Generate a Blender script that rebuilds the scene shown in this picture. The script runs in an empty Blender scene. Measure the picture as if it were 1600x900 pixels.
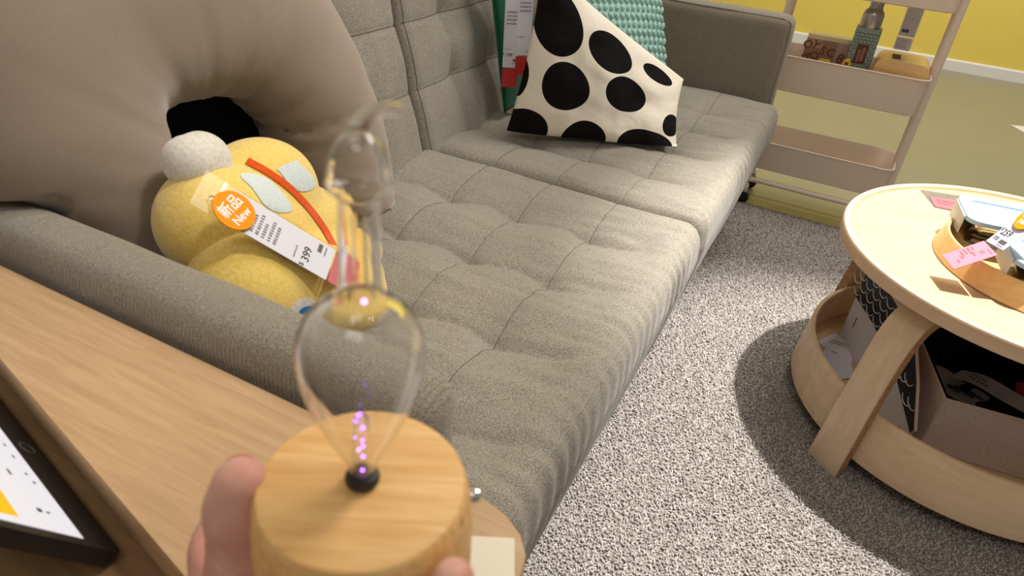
import bpy, bmesh, math, random
import numpy as np
from mathutils import Vector, Matrix, noise
from mathutils.bvhtree import BVHTree

C = bpy.context.scene.collection
S = bpy.context.scene
R = math.radians
PI = math.pi
rng = np.random.default_rng(7)
random.seed(7)

# ------------------------------------------------------------------ camera, world, lights, exposure
cam_d = bpy.data.cameras.new('camera')
cam = bpy.data.objects.new('camera', cam_d)
C.objects.link(cam)
right = Vector((.886, .457, .082)); down = Vector((.310, -.450, -.837)); fwd = Vector((-.346, .767, -.540))
fwd.normalize(); right = (right - fwd * right.dot(fwd)).normalized(); up = right.cross(fwd)
m = Matrix.Identity(4)
for i in range(3):
    m[i][0] = right[i]; m[i][1] = up[i]; m[i][2] = -fwd[i]
m.translation = (0, 0, 1.0)
cam.matrix_world = m
cam_d.sensor_width = 36.0
cam_d.lens = 36.0 * 1074 / 1600
cam_d.clip_start = .02
cam_d.dof.use_dof = True
cam_d.dof.focus_distance = 1.5
cam_d.dof.aperture_fstop = 10.5
S.camera = cam
S.view_settings.view_transform = 'Standard'
S.view_settings.look = 'None'
S.view_settings.gamma = 1
S.view_settings.use_curve_mapping = False
S.view_settings.exposure = 0.0

w = bpy.data.worlds.new('world'); S.world = w; w.use_nodes = True
w.node_tree.nodes['Background'].inputs[0].default_value = (1.0, .93, .84, 1)
w.node_tree.nodes['Background'].inputs[1].default_value = .21

def lamp(name, kind, loc, target, energy, color, **kw):
    d = bpy.data.lights.new(name, kind); d.energy = energy; d.color = color
    for k, v in kw.items(): setattr(d, k, v)
    o = bpy.data.objects.new(name, d); C.objects.link(o); o.location = loc
    o.rotation_euler = (Vector(target) - Vector(loc)).to_track_quat('-Z', 'Y').to_euler()
    return o
# the shop's track spotlight over the coffee table, then the unseen fill lights added round the room set
lamp('overhead_spot', 'SPOT', (.58, 1.74, 2.46), (.30, 1.20, 0), 470, (1, .98, .95), spot_size=R(40), spot_blend=.6, shadow_soft_size=.02)
lamp('ceiling_fill', 'AREA', (.45, 2.3, 2.9), (-.4, 1.2, .4), 50, (1, .95, .88), shape='RECTANGLE', size=1.2, size_y=.6)  # unseen area light added overhead as general fill
lamp('overhead_spot', 'SPOT', (.5, .9, 2.6), (-.75, .55, .7), 82, (1, .94, .86), spot_size=R(44), spot_blend=.8, shadow_soft_size=.12)  # added fill spot that brightens the arch cushion
lamp('ceiling_fill', 'AREA', (.3, -.9, 2.8), (-.1, 2.0, .5), 10, (1, .95, .88), shape='RECTANGLE', size=1.2, size_y=.6)  # added front fill for the far arm and the trolley
for p in ((-.9, 1.5, 2.75), (-.3, -.2, 2.7), (.9, .2, 2.7), (.2, 3.0, 2.75)):  # unseen point lamps added to put glints on the glass bulb
    lamp('glint_lamp', 'POINT', p, (0, 0, 0), 3.5, (1, .95, .86), shadow_soft_size=.035)
lamp('wall_fill', 'AREA', (.6, 4.0, 2.7), (.5, 5.4, .9), 46, (1, .95, .86), shape='RECTANGLE', size=2.6, size_y=.3)  # added area light that brightens the yellow wall

# ------------------------------------------------------------------ materials
def mat(name, color=(.5, .5, .5), rough=.6, metal=0.0, spec=.5, **kw):
    M = bpy.data.materials.new(name); M.use_nodes = True
    b = M.node_tree.nodes['Principled BSDF']
    b.inputs['Base Color'].default_value = (*color, 1)
    b.inputs['Roughness'].default_value = rough
    b.inputs['Metallic'].default_value = metal
    b.inputs['Specular IOR Level'].default_value = spec
    for k, v in kw.items(): b.inputs[k.replace('_', ' ')].default_value = v
    return M
def nt(M):
    t = M.node_tree
    return t, t.nodes, t.links, t.nodes['Principled BSDF']
def N(t, kind, **kw):
    n = t.nodes.new(kind)
    for k, v in kw.items(): setattr(n, k, v)
    return n
def srgb(r, g, b):
    f = lambda c: (c / 255) / 12.92 if c / 255 <= .04045 else ((c / 255 + .055) / 1.055) ** 2.4
    return (f(r), f(g), f(b))
def bump(t, height, strength, dist):
    b = N(t, 'ShaderNodeBump'); b.inputs['Strength'].default_value = strength; b.inputs['Distance'].default_value = dist
    t.links.new(height, b.inputs['Height']); t.links.new(b.outputs[0], t.nodes['Principled BSDF'].inputs['Normal'])
    return b
def fabric(name, c1, c2, scale=700, strength=.6, rib=None, sheen=.25, dist=.001):
    M = mat(name, c1, .95, spec=.1); t, n, l, b = nt(M)
    b.inputs['Sheen Weight'].default_value = sheen
    tc = N(t, 'ShaderNodeTexCoord')
    no = N(t, 'ShaderNodeTexNoise'); no.inputs['Scale'].default_value = scale; no.inputs['Detail'].default_value = 2
    l.new(tc.outputs['Object'], no.inputs['Vector'])
    big = N(t, 'ShaderNodeTexNoise'); big.inputs['Scale'].default_value = 9; big.inputs['Detail'].default_value = 4
    l.new(tc.outputs['Object'], big.inputs['Vector'])
    r = N(t, 'ShaderNodeValToRGB'); r.color_ramp.elements[0].position = .36; r.color_ramp.elements[1].position = .64
    r.color_ramp.elements[0].color = (*c2, 1); r.color_ramp.elements[1].color = (*c1, 1)
    l.new(no.outputs['Fac'], r.inputs[0])
    mx = N(t, 'ShaderNodeMix', data_type='RGBA', blend_type='MULTIPLY'); mx.inputs['Factor'].default_value = .25
    l.new(r.outputs[0], mx.inputs['A']); l.new(big.outputs['Color'], mx.inputs['B'])
    bw = N(t, 'ShaderNodeRGBToBW'); l.new(big.outputs['Color'], bw.inputs[0]); l.new(bw.outputs[0], mx.inputs['B'])
    l.new(mx.outputs['Result'], b.inputs['Base Color'])
    h = no.outputs['Fac']
    if rib:
        wv = N(t, 'ShaderNodeTexWave'); wv.bands_direction = rib[0]; wv.inputs['Scale'].default_value = rib[1]; wv.inputs['Distortion'].default_value = 1.2
        wv.inputs['Detail Scale'].default_value = 4
        l.new(tc.outputs['Object'], wv.inputs['Vector'])
        ad = N(t, 'ShaderNodeMath', operation='ADD'); l.new(h, ad.inputs[0]); l.new(wv.outputs['Fac'], ad.inputs[1]); h = ad.outputs[0]
    bump(t, h, strength, dist)
    return M
def wood(name, c1, c2, axis='X', scale=1.0, rough=.45, contrast=1.0, coat=0.0, knots=False, turn=0.0):
    M = mat(name, c1, rough, spec=.4); t, n, l, b = nt(M)
    b.inputs['Coat Weight'].default_value = coat
    tc = N(t, 'ShaderNodeTexCoord'); mp = N(t, 'ShaderNodeMapping')
    s = {'X': (1.6, 22, 22), 'Y': (22, 1.6, 22), 'Z': (22, 22, 1.6)}[axis]
    mp.inputs['Scale'].default_value = [k * scale for k in s]
    vr = N(t, 'ShaderNodeVectorRotate', rotation_type='Z_AXIS'); vr.inputs['Angle'].default_value = R(turn); l.new(tc.outputs['Object'], vr.inputs['Vector'])
    l.new(vr.outputs[0], mp.inputs['Vector'])
    no = N(t, 'ShaderNodeTexNoise'); no.inputs['Scale'].default_value = 2.2; no.inputs['Detail'].default_value = 6; no.inputs['Roughness'].default_value = .62; no.inputs['Distortion'].default_value = .6
    l.new(mp.outputs[0], no.inputs['Vector'])
    r = N(t, 'ShaderNodeValToRGB'); e = r.color_ramp.elements
    e[0].position = .5 - .2 / contrast; e[1].position = .5 + .2 / contrast
    e[0].color = (*c2, 1); e[1].color = (*c1, 1)
    l.new(no.outputs['Fac'], r.inputs[0])
    col = r.outputs[0]
    if knots:
        mp2 = N(t, 'ShaderNodeMapping'); mp2.inputs['Scale'].default_value = [k * scale * .35 for k in s]
        l.new(vr.outputs[0], mp2.inputs['Vector'])
        n2 = N(t, 'ShaderNodeTexNoise'); n2.inputs['Scale'].default_value = 4; n2.inputs['Detail'].default_value = 1
        l.new(mp2.outputs[0], n2.inputs['Vector'])
        r2 = N(t, 'ShaderNodeValToRGB'); r2.color_ramp.elements[0].position = .66; r2.color_ramp.elements[1].position = .76
        r2.color_ramp.elements[0].color = (1, 1, 1, 1); r2.color_ramp.elements[1].color = (.66, .5, .36, 1)
        l.new(n2.outputs['Fac'], r2.inputs[0])
        mx = N(t, 'ShaderNodeMix', data_type='RGBA', blend_type='MULTIPLY'); mx.inputs['Factor'].default_value = 1
        l.new(col, mx.inputs['A']); l.new(r2.outputs[0], mx.inputs['B']); col = mx.outputs['Result']
    l.new(col, b.inputs['Base Color'])
    bump(t, no.outputs['Fac'], .12, .0006)
    return M
def glass(name, color=(1, 1, 1), ior=1.45, rough=0.0):
    M = mat(name, color, rough); b = nt(M)[3]
    b.inputs['Transmission Weight'].default_value = 1; b.inputs['IOR'].default_value = ior
    return M
def thin_clear(name, tint=(.96, .96, .96), gloss=.07, rough=.05):
    """thin clear sheet: passes light straight through, with a weak surface reflection"""
    M = bpy.data.materials.new(name); M.use_nodes = True; t = M.node_tree; t.nodes.remove(t.nodes['Principled BSDF'])
    a = N(t, 'ShaderNodeBsdfTransparent'); a.inputs[0].default_value = (*tint, 1)
    g = N(t, 'ShaderNodeBsdfGlossy'); g.inputs['Roughness'].default_value = rough
    lw = N(t, 'ShaderNodeFresnel'); lw.inputs['IOR'].default_value = 1.0 + gloss * 6
    mx = N(t, 'ShaderNodeMixShader'); t.links.new(lw.outputs[0], mx.inputs[0]); t.links.new(a.outputs[0], mx.inputs[1]); t.links.new(g.outputs[0], mx.inputs[2])
    t.links.new(mx.outputs[0], t.nodes['Material Output'].inputs['Surface']); return M
def emit(name, color, strength, base=(.02, .02, .02)):
    M = mat(name, base, .3); b = nt(M)[3]
    b.inputs['Emission Color'].default_value = (*color, 1); b.inputs['Emission Strength'].default_value = strength
    return M

M = {}
M['sofa'] = fabric('sofa_fabric', srgb(182, 174, 159), srgb(128, 121, 109), 620, .7, dist=.0012)
M['arm'] = fabric('sofa_arm_fabric', srgb(172, 163, 145), srgb(124, 116, 101), 800, .7, rib=('X', 70), dist=.0014)
M['seam'] = mat('seam_thread', srgb(158, 151, 138), .9)
M['seam_dark'] = mat('dark_seam_thread', srgb(92, 86, 74), .9)
M['taupe'] = fabric('taupe_velour', srgb(156, 139, 122), srgb(147, 130, 114), 900, .25, sheen=.5, dist=.0006)
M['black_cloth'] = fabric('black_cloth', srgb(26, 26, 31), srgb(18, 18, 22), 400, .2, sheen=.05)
M['plush'] = fabric('yellow_plush', srgb(252, 222, 128), srgb(246, 208, 104), 260, .45, sheen=.5, dist=.001)
M['plush_white'] = fabric('white_plush', srgb(238, 232, 220), srgb(222, 214, 200), 260, .45, sheen=.5)
M['felt_blue'] = fabric('pale_blue_felt', srgb(226, 234, 232), srgb(210, 222, 222), 300, .3)
M['orange_cloth'] = fabric('orange_ribbon', srgb(240, 96, 28), srgb(225, 82, 20), 300, .3)
M['blue_cloth'] = mat('blue_thread', srgb(20, 110, 190), .8)
M['knit'] = fabric('turquoise_knit', srgb(196, 228, 220), srgb(160, 208, 197), 160, .8, dist=.002)
M['green'] = fabric('green_velvet', srgb(18, 96, 66), srgb(10, 74, 50), 300, .3, sheen=.4)
M['white_paper'] = mat('white_paper', srgb(214, 212, 220), .6)
M['grey_paper'] = mat('grey_paper', srgb(206, 206, 222), .55)
M['pink_paper'] = mat('pink_paper', srgb(247, 130, 146), .55)
M['rose_paper'] = mat('rose_paper', srgb(196, 92, 100), .55)
M['red_paper'] = mat('red_paper', srgb(190, 44, 40), .5)
M['orange_card'] = mat('orange_card', srgb(246, 148, 10), .7, spec=.2)
M['ink'] = mat('black_ink', (.012, .012, .014), .6)
M['ink_white'] = mat('white_ink', (.9, .9, .88), .6)
M['ink_grey'] = mat('grey_ink', srgb(90, 88, 84), .6)
M['plastic_clear'] = thin_clear('clear_plastic', (.98, .98, .98), .05)
M['soft_clear'] = thin_clear('matte_clear_plastic', (.985, .985, .985), .03, .25)
M['glass'] = glass('blown_glass', (1, 1, 1), 1.2)
nt(M['glass'])[3].inputs['Coat Weight'].default_value = .5
M['thin_glass'] = glass('thin_glass', (1, 1, 1), 1.12)
M['glass_box'] = thin_clear('food_glass', (.96, .97, .95), .085, .03)
M['frost'] = mat('frosted_plastic', srgb(222, 228, 230), .35, Transmission_Weight=.35, IOR=1.2)
M['lid_blue'] = mat('pale_blue_plastic', srgb(152, 188, 222), .3)
M['lid_clear'] = mat('cloudy_lid_plastic', srgb(226, 232, 230), .25, Transmission_Weight=.3, IOR=1.2)
M['cart'] = mat('beige_powder_coat', srgb(228, 211, 194), .45)
M['chrome'] = mat('chrome', (.8, .8, .8), .15, 1.0)
M['steel'] = mat('brushed_steel', (.42, .39, .36), .32, 1.0)
M['rubber'] = mat('black_rubber', (.014, .014, .016), .5)
M['black_plastic'] = mat('black_plastic', (.012, .012, .013), .35)
M['lamp_wood'] = wood('beech_wood', srgb(244, 200, 136), srgb(222, 168, 98), 'X', 5, .55, 1.1, 0, True, -27)
M['board_wood'] = wood('oak_veneer', srgb(206, 172, 132), srgb(176, 140, 100), 'X', 3.2, .55, .7)
M['board_edge'] = wood('oak_edge', srgb(150, 116, 78), srgb(118, 88, 56), 'X', 1.5, .55, .8)
M['birch'] = wood('birch_veneer', srgb(208, 180, 142), srgb(194, 163, 123), 'X', .9, .42, .8, .1)
M['birch_z'] = wood('birch_veneer_upright', srgb(224, 199, 168), srgb(203, 176, 144), 'Z', 1.2, .5, .9)
M['birch_ring'] = wood('birch_veneer_ring', srgb(223, 196, 162), srgb(200, 170, 134), 'X', .8, .5, .8)
M['rim_wood'] = wood('pinkish_rim_veneer', srgb(220, 190, 160), srgb(204, 170, 138), 'X', .9, .45, .8)
M['ply'] = wood('ply_edge', srgb(182, 140, 98), srgb(140, 98, 64), 'X', 3, .6, 1.5)
M['bamboo'] = wood('bamboo', srgb(236, 198, 138), srgb(216, 172, 108), 'X', 1.4, .4, .9, .1)
M['box_felt'] = fabric('beige_box_cloth', srgb(226, 204, 190), srgb(200, 178, 164), 420, .4, sheen=.1)
M['skin'] = mat('skin', srgb(214, 158, 138), .5, spec=.35, Subsurface_Weight=.25, Subsurface_Scale=.01)
b = nt(M['skin'])[3]; b.inputs['Subsurface Radius'].default_value = (1, .35, .2)
def skin_detail():
    t, n, l, b = nt(M['skin']); tc = N(t, 'ShaderNodeTexCoord')
    a = N(t, 'ShaderNodeTexNoise'); a.inputs['Scale'].default_value = 55; a.inputs['Detail'].default_value = 3; l.new(tc.outputs['Object'], a.inputs['Vector'])
    r = N(t, 'ShaderNodeValToRGB'); r.color_ramp.elements[0].position = .35; r.color_ramp.elements[1].position = .68
    r.color_ramp.elements[0].color = (*srgb(208, 146, 130), 1); r.color_ramp.elements[1].color = (*srgb(224, 176, 156), 1)
    l.new(a.outputs['Fac'], r.inputs[0]); l.new(r.outputs[0], b.inputs['Base Color'])
    v = N(t, 'ShaderNodeTexVoronoi'); v.inputs['Scale'].default_value = 900; l.new(tc.outputs['Object'], v.inputs['Vector'])
    bump(t, v.outputs['Distance'], .12, .0006)
skin_detail()
M['nail'] = mat('fingernail', srgb(226, 168, 150), .25)
M['purple'] = emit('violet_glow', (.30, .10, 1.0), 12)
M['pink_glow'] = emit('pink_glow', (1.0, .25, .85), 7)
M['amber_streak_glass'] = glass('amber_streak_glass', (1, .95, .86), 1.15)  # amber tint stands in for a streak of light refracted in the neck

def floor_mat():
    M_ = mat('olive_linoleum', srgb(158, 148, 112), .38, spec=.5); t, n, l, b = nt(M_)
    tc = N(t, 'ShaderNodeTexCoord'); a = N(t, 'ShaderNodeTexNoise'); a.inputs['Scale'].default_value = 3; a.inputs['Detail'].default_value = 6
    l.new(tc.outputs['Object'], a.inputs['Vector'])
    r = N(t, 'ShaderNodeValToRGB'); r.color_ramp.elements[0].color = (*srgb(143, 139, 118), 1); r.color_ramp.elements[1].color = (*srgb(156, 151, 129), 1)
    l.new(a.outputs['Fac'], r.inputs[0]); l.new(r.outputs[0], b.inputs['Base Color'])
    return M_
M['floor'] = floor_mat()
M['yellow_wall'] = mat('yellow_paint', srgb(234, 212, 100), .7)
M['wall'] = mat('white_paint', srgb(222, 214, 200), .7)
M['trim'] = mat('white_trim', srgb(232, 232, 228), .5)

# ------------------------------------------------------------------ object helpers
def thing(name, label, cat, loc=(0, 0, 0), group=None):
    o = bpy.data.objects.new(name, None); C.objects.link(o); o.location = loc
    o.empty_display_size = .05
    o['label'] = label; o['category'] = cat
    if group: o['group'] = group
    return o
def finish(name, me, mt, parent=None, smooth=True, label=None, angle=None):
    if smooth:
        me.polygons.foreach_set('use_smooth', [True] * len(me.polygons))
        if angle is not None: me.set_sharp_from_angle(angle=R(angle))
    o = bpy.data.objects.new(name, me); C.objects.link(o)
    for x in (mt if isinstance(mt, (list, tuple)) else [mt]): me.materials.append(x)
    if parent is not None:
        p = parent; off = Vector((0, 0, 0))
        while p is not None: off += p.location; p = p.parent
        me.transform(Matrix.Translation(-off)); o.parent = parent
    if label: o['label'] = label
    return o
def part(name, bm, mt, parent=None, smooth=True, label=None, angle=35):
    bmesh.ops.recalc_face_normals(bm, faces=bm.faces)
    me = bpy.data.meshes.new(name); bm.to_mesh(me); bm.free()
    return finish(name, me, mt, parent, smooth, label, angle)
def tag(o, label, cat, group=None):
    o['label'] = label; o['category'] = cat
    if group: o['group'] = group
    return o
def add_box(bm, lo, hi, bev=0.0, mtx=None, seg=2, mi=0):
    r = bmesh.ops.create_cube(bm, size=1); vs = r['verts']
    c = [(lo[i] + hi[i]) / 2 for i in range(3)]; s = [hi[i] - lo[i] for i in range(3)]
    for v in vs: v.co = Vector([v.co[i] * s[i] + c[i] for i in range(3)])
    if bev > 0:
        es = list({e for v in vs for e in v.link_edges})
        g = bmesh.ops.bevel(bm, geom=es, offset=bev, segments=seg, affect='EDGES', profile=.5)
        vs = list({v for f in g['faces'] for v in f.verts} | {v for v in vs if v.is_valid})
    fs = {f for v in vs for f in v.link_faces}
    for f in fs: f.material_index = mi
    if mtx is not None:
        for v in {v for f in fs for v in f.verts}: v.co = mtx @ v.co
    return fs
def box(lo, hi, bev=0.0, mtx=None, seg=2):
    bm = bmesh.new(); add_box(bm, lo, hi, bev, mtx, seg); return bm
def add_lathe(bm, prof, seg=48, mtx=None, closed=False):
    rings = []
    for r, z in prof:
        if r < 1e-6: rings.append([bm.verts.new((0, 0, z))])
        else: rings.append([bm.verts.new((r * math.cos(2 * PI * i / seg), r * math.sin(2 * PI * i / seg), z)) for i in range(seg)])
    prs = list(zip(rings, rings[1:]))
    if closed: prs.append((rings[-1], rings[0]))
    for a, b in prs:
        for i in range(seg):
            j = (i + 1) % seg
            q = [a[i % len(a)], a[j % len(a)], b[j % len(b)], b[i % len(b)]]
            u = []
            for v in q:
                if v not in u: u.append(v)
            if len(u) >= 3: bm.faces.new(u)
    if mtx is not None:
        for rg in rings:
            for v in rg: v.co = mtx @ v.co
def lathe(prof, seg=48, mtx=None, closed=False):
    bm = bmesh.new(); add_lathe(bm, prof, seg, mtx, closed); return bm
def catmull(pts, n=8):
    P = [np.array(p, float) for p in pts]; P = [2 * P[0] - P[1]] + P + [2 * P[-1] - P[-2]]
    out = []
    for i in range(1, len(P) - 2):
        for k in range(n):
            t = k / n; a, b, c, d = P[i - 1:i + 3]
            out.append(.5 * (2 * b + (c - a) * t + (2 * a - 5 * b + 4 * c - d) * t * t + (3 * b - a - 3 * c + d) * t ** 3))
    out.append(P[-2]); return np.array(out)
def add_tube(bm, pts, rad, seg=10, ref=(0, 0, 1), caps=True, flat=None):
    """sweep an ellipse: pts (n,3), rad scalar/list in-plane radius, flat = ratio for the other axis"""
    pts = np.array(pts, float); n = len(pts)
    rad = np.full(n, rad) if np.isscalar(rad) else np.array(rad, float)
    fl = np.full(n, 1.0) if flat is None else (np.full(n, flat) if np.isscalar(flat) else np.array(flat, float))
    rings = []; ref = np.array(ref, float); prevA = None
    for i in range(n):
        t = pts[min(i + 1, n - 1)] - pts[max(i - 1, 0)]; t /= np.linalg.norm(t) + 1e-12
        a = ref - t * ref.dot(t) if prevA is None else prevA - t * prevA.dot(t)
        if np.linalg.norm(a) < 1e-4: a = np.array([1, 0, 0]) - t * t[0]
        a /= np.linalg.norm(a); prevA = a; b = np.cross(t, a)
        rings.append([bm.verts.new(pts[i] + rad[i] * (b * math.cos(2 * PI * k / seg) + a * fl[i] * math.sin(2 * PI * k / seg))) for k in range(seg)])
    for p, q in zip(rings, rings[1:]):
        for k in range(seg): bm.faces.new((p[k], p[(k + 1) % seg], q[(k + 1) % seg], q[k]))
    if caps:
        bm.faces.new(rings[0][::-1]); bm.faces.new(rings[-1])
def tube(pts, rad, seg=10, **kw):
    bm = bmesh.new(); add_tube(bm, pts, rad, seg, **kw); return bm
def round_tube(pts, rad, seg=16, n=6, **kw):
    """tube with hemispherical ends, smooth through the points"""
    P = np.c_[np.array(pts, float), np.array(rad, float)]
    Q = catmull(P, n); pt = Q[:, :3]; rd = Q[:, 3]
    def capq(p, t, r):
        return [(p - t * r * math.sin(a), r * math.cos(a)) for a in np.linspace(PI / 2 * .96, PI / 10, 6)]
    t0 = pt[1] - pt[0]; t0 /= np.linalg.norm(t0); t1 = pt[-2] - pt[-1]; t1 /= np.linalg.norm(t1)
    a = capq(pt[0], t0, rd[0]); b = capq(pt[-1], t1, rd[-1])[::-1]
    pp = [x[0] for x in a] + list(pt) + [x[0] for x in b]; rr = [x[1] for x in a] + list(rd) + [x[1] for x in b]
    return tube(pp, rr, seg, **kw)
def add_prism(bm, poly, z0, z1, mtx=None, mi=0):
    lo = [bm.verts.new((x, y, z0)) for x, y in poly]; hi = [bm.verts.new((x, y, z1)) for x, y in poly]
    n = len(poly); fs = [bm.faces.new(lo[::-1]), bm.faces.new(hi)]
    fs += [bm.faces.new((lo[i], lo[(i + 1) % n], hi[(i + 1) % n], hi[i])) for i in range(n)]
    for f in fs: f.material_index = mi
    if mtx is not None:
        for v in lo + hi: v.co = mtx @ v.co
    return fs
def prism(poly, z0, z1, mtx=None, bev=0.0):
    bm = bmesh.new(); add_prism(bm, poly, z0, z1)
    if bev:
        es = [e for e in bm.edges if abs(e.verts[0].co.z - e.verts[1].co.z) < 1e-9]
        bmesh.ops.bevel(bm, geom=es, offset=bev, segments=2, affect='EDGES', profile=.5)
    if mtx is not None: bm.transform(mtx)
    return bm
def rrect(x0, y0, x1, y1, r, n=6):
    out = []
    for cx, cy, a in ((x1 - r, y1 - r, 0), (x0 + r, y1 - r, 90), (x0 + r, y0 + r, 180), (x1 - r, y0 + r, 270)):
        out += [(cx + r * math.cos(R(a + 90 * k / n)), cy + r * math.sin(R(a + 90 * k / n))) for k in range(n + 1)]
    return out
def frame(o, x, y):
    """matrix with origin o, x axis along x, y axis near y"""
    o = Vector(o); x = Vector(x).normalized(); y = Vector(y); y = (y - x * y.dot(x)).normalized(); z = x.cross(y)
    mm = Matrix.Identity(4)
    for i in range(3): mm[i][0] = x[i]; mm[i][1] = y[i]; mm[i][2] = z[i]; mm[i][3] = o[i]
    return mm
def lettering(txt, size, mtx, mt, parent, name='lettering', depth=.00012, align='CENTER', shear=0.0):
    cu = bpy.data.curves.new('txt', 'FONT'); cu.body = txt; cu.size = size; cu.align_x = align; cu.align_y = 'CENTER'
    cu.extrude = depth; cu.shear = shear; cu.offset = size * (.035 if name == 'biscuit_letter' else .012); cu.resolution_u = 3
    o = bpy.data.objects.new('txt', cu); C.objects.link(o)
    me = bpy.data.meshes.new_from_object(o.evaluated_get(bpy.context.evaluated_depsgraph_get()))
    bpy.data.objects.remove(o); me.transform(mtx); me.materials.clear()
    return finish(name, me, mt, parent, False)
def dense_box(lo, hi, r, step, disp=None):
    """closed rounded box with fine faces; disp(P, Nn) -> displaced P"""
    lo = np.array(lo, float); hi = np.array(hi, float); c = (lo + hi) / 2; h = (hi - lo) / 2
    n = np.maximum(2, np.ceil((hi - lo) / step).astype(int))
    V = []; F = []; base = 0
    for ax in range(3):
        u, v = [k for k in range(3) if k != ax]
        for sgn in (-1, 1):
            a = np.linspace(-1, 1, n[u] + 1); b_ = np.linspace(-1, 1, n[v] + 1)
            A, B = np.meshgrid(a, b_, indexing='ij')
            P = np.zeros((A.size, 3)); P[:, ax] = sgn * h[ax]; P[:, u] = A.ravel() * h[u]; P[:, v] = B.ravel() * h[v]
            V.append(P); nv = n[v] + 1
            i, j = np.meshgrid(np.arange(n[u]), np.arange(n[v]), indexing='ij'); k = (i * nv + j).ravel() + base
            q = np.stack([k, k + nv, k + nv + 1, k + 1], 1)
            flip = (sgn < 0) ^ (ax == 1)
            F.append(q[:, ::-1] if flip else q); base += len(P)
    V = np.concatenate(V); F = np.concatenate(F)
    key = np.round(V / 1e-6).astype(np.int64); _, idx, inv = np.unique(key, axis=0, return_index=True, return_inverse=True)
    V = V[idx]; F = inv.ravel()[F]
    inn = np.clip(V, -(h - r), h - r); d = V - inn; L = np.linalg.norm(d, axis=1, keepdims=True)
    Nn = d / np.maximum(L, 1e-9); P = inn + Nn * r + c
    if disp is not None: P = disp(P, Nn)
    me = bpy.data.meshes.new('m'); me.from_pydata(P.tolist(), [], F.tolist()); me.update()
    return me
def vnoise(P, s, amp=1.0, seed=0.0):
    return np.array([noise.noise(Vector((p[0] * s + seed, p[1] * s - seed, p[2] * s + 2 * seed))) for p in P]) * amp
def grid_cushion(corners, T, n=70, pw=.45, sag=None, wr=0.0, seed=0, uvname='UVMap', edge=.012):
    """stuffed cushion between four corner points (bl, br, tr, tl); front face towards (br-bl)x(tl-bl)"""
    bl, br, tr, tl = [np.array(c, float) for c in corners]
    nrm = np.cross(br - bl, tl - bl); nrm /= np.linalg.norm(nrm)
    u = np.linspace(0, 1, n + 1); U, Vv = np.meshgrid(u, u, indexing='ij'); U = U.ravel(); Vv = Vv.ravel()
    pin = .05 * np.sin(PI * Vv); U2 = U + (0.5 - U) * 2 * pin * .5; pin2 = .05 * np.sin(PI * U); V2 = Vv + (0.5 - Vv) * 2 * pin2 * .5
    base = (np.outer((1 - U2) * (1 - V2), bl) + np.outer(U2 * (1 - V2), br) + np.outer(U2 * V2, tr) + np.outer((1 - U2) * V2, tl))
    pr = (np.clip(4 * U * (1 - U), 0, 1) ** pw) * (np.clip(4 * Vv * (1 - Vv), 0, 1) ** pw)
    w_ = vnoise(np.c_[U * 3, Vv * 3, U * 0], 1.7, wr, seed) + vnoise(np.c_[U * 9, Vv * 3, U * 0], 1.3, wr * .4, seed + 3)
    V = []; 
    for sg in (1, -1):
        d = sg * (T * pr * (1 + (w_ / max(T, 1e-6)) * (pr > .02)))
        P = base + np.outer(d, nrm)
        if sag is not None: P = sag(P, U, Vv, sg)
        V.append(P)
    k = n + 1; F = []; UV = []
    idx = lambda i, j: i * k + j
    n0 = k * k
    bmap = {}
    P = np.concatenate(V)
    for i in range(k):
        for j in range(k):
            if i in (0, n) or j in (0, n): bmap[n0 + idx(i, j)] = idx(i, j)
    for i in range(n):
        for j in range(n):
            q = [idx(i, j), idx(i + 1, j), idx(i + 1, j + 1), idx(i, j + 1)]
            F.append(q); F.append([bmap.get(n0 + a, n0 + a) for a in q[::-1]])
    me = bpy.data.meshes.new('cushion'); me.from_pydata(P.tolist(), [], F); 
    uvl = me.uv_layers.new(name=uvname)
    UU = np.concatenate([np.c_[U, Vv], np.c_[U, Vv]])
    li = np.array([l.vertex_index for l in me.loops]); uvl.data.foreach_set('uv', UU[li].ravel())
    bm = bmesh.new(); bm.from_mesh(me); bmesh.ops.delete(bm, geom=[v for v in bm.verts if not v.link_faces], context='VERTS'); bm.to_mesh(me); bm.free()
    return me
def remeshed(name, bms, mt, parent, voxel, smooth=4, label=None):
    """several overlapping shapes fused into one continuous skin"""
    me = bpy.data.meshes.new(name); bm = bmesh.new()
    for b_ in bms:
        t = bpy.data.meshes.new('t'); bmesh.ops.recalc_face_normals(b_, faces=b_.faces); b_.to_mesh(t); b_.free(); bm.from_mesh(t)
    bm.to_mesh(me); bm.free()
    o = bpy.data.objects.new(name, me); C.objects.link(o)
    rm = o.modifiers.new('r', 'REMESH'); rm.mode = 'VOXEL'; rm.voxel_size = voxel
    sm = o.modifiers.new('s', 'SMOOTH'); sm.iterations = smooth; sm.factor = .5
    dg = bpy.context.evaluated_depsgraph_get(); dg.update()
    me2 = bpy.data.meshes.new_from_object(o.evaluated_get(dg)); bpy.data.objects.remove(o)
    return finish(name, me2, mt, parent, True, label)
def ellipsoid(c, r, rot=None, seg=28):
    bm = bmesh.new(); bmesh.ops.create_uvsphere(bm, u_segments=seg, v_segments=seg // 2, radius=1)
    mm = Matrix.Translation(c) @ (rot if rot is not None else Matrix.Identity(4)) @ Matrix.Diagonal((*r, 1))
    bm.transform(mm); return bm

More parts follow.
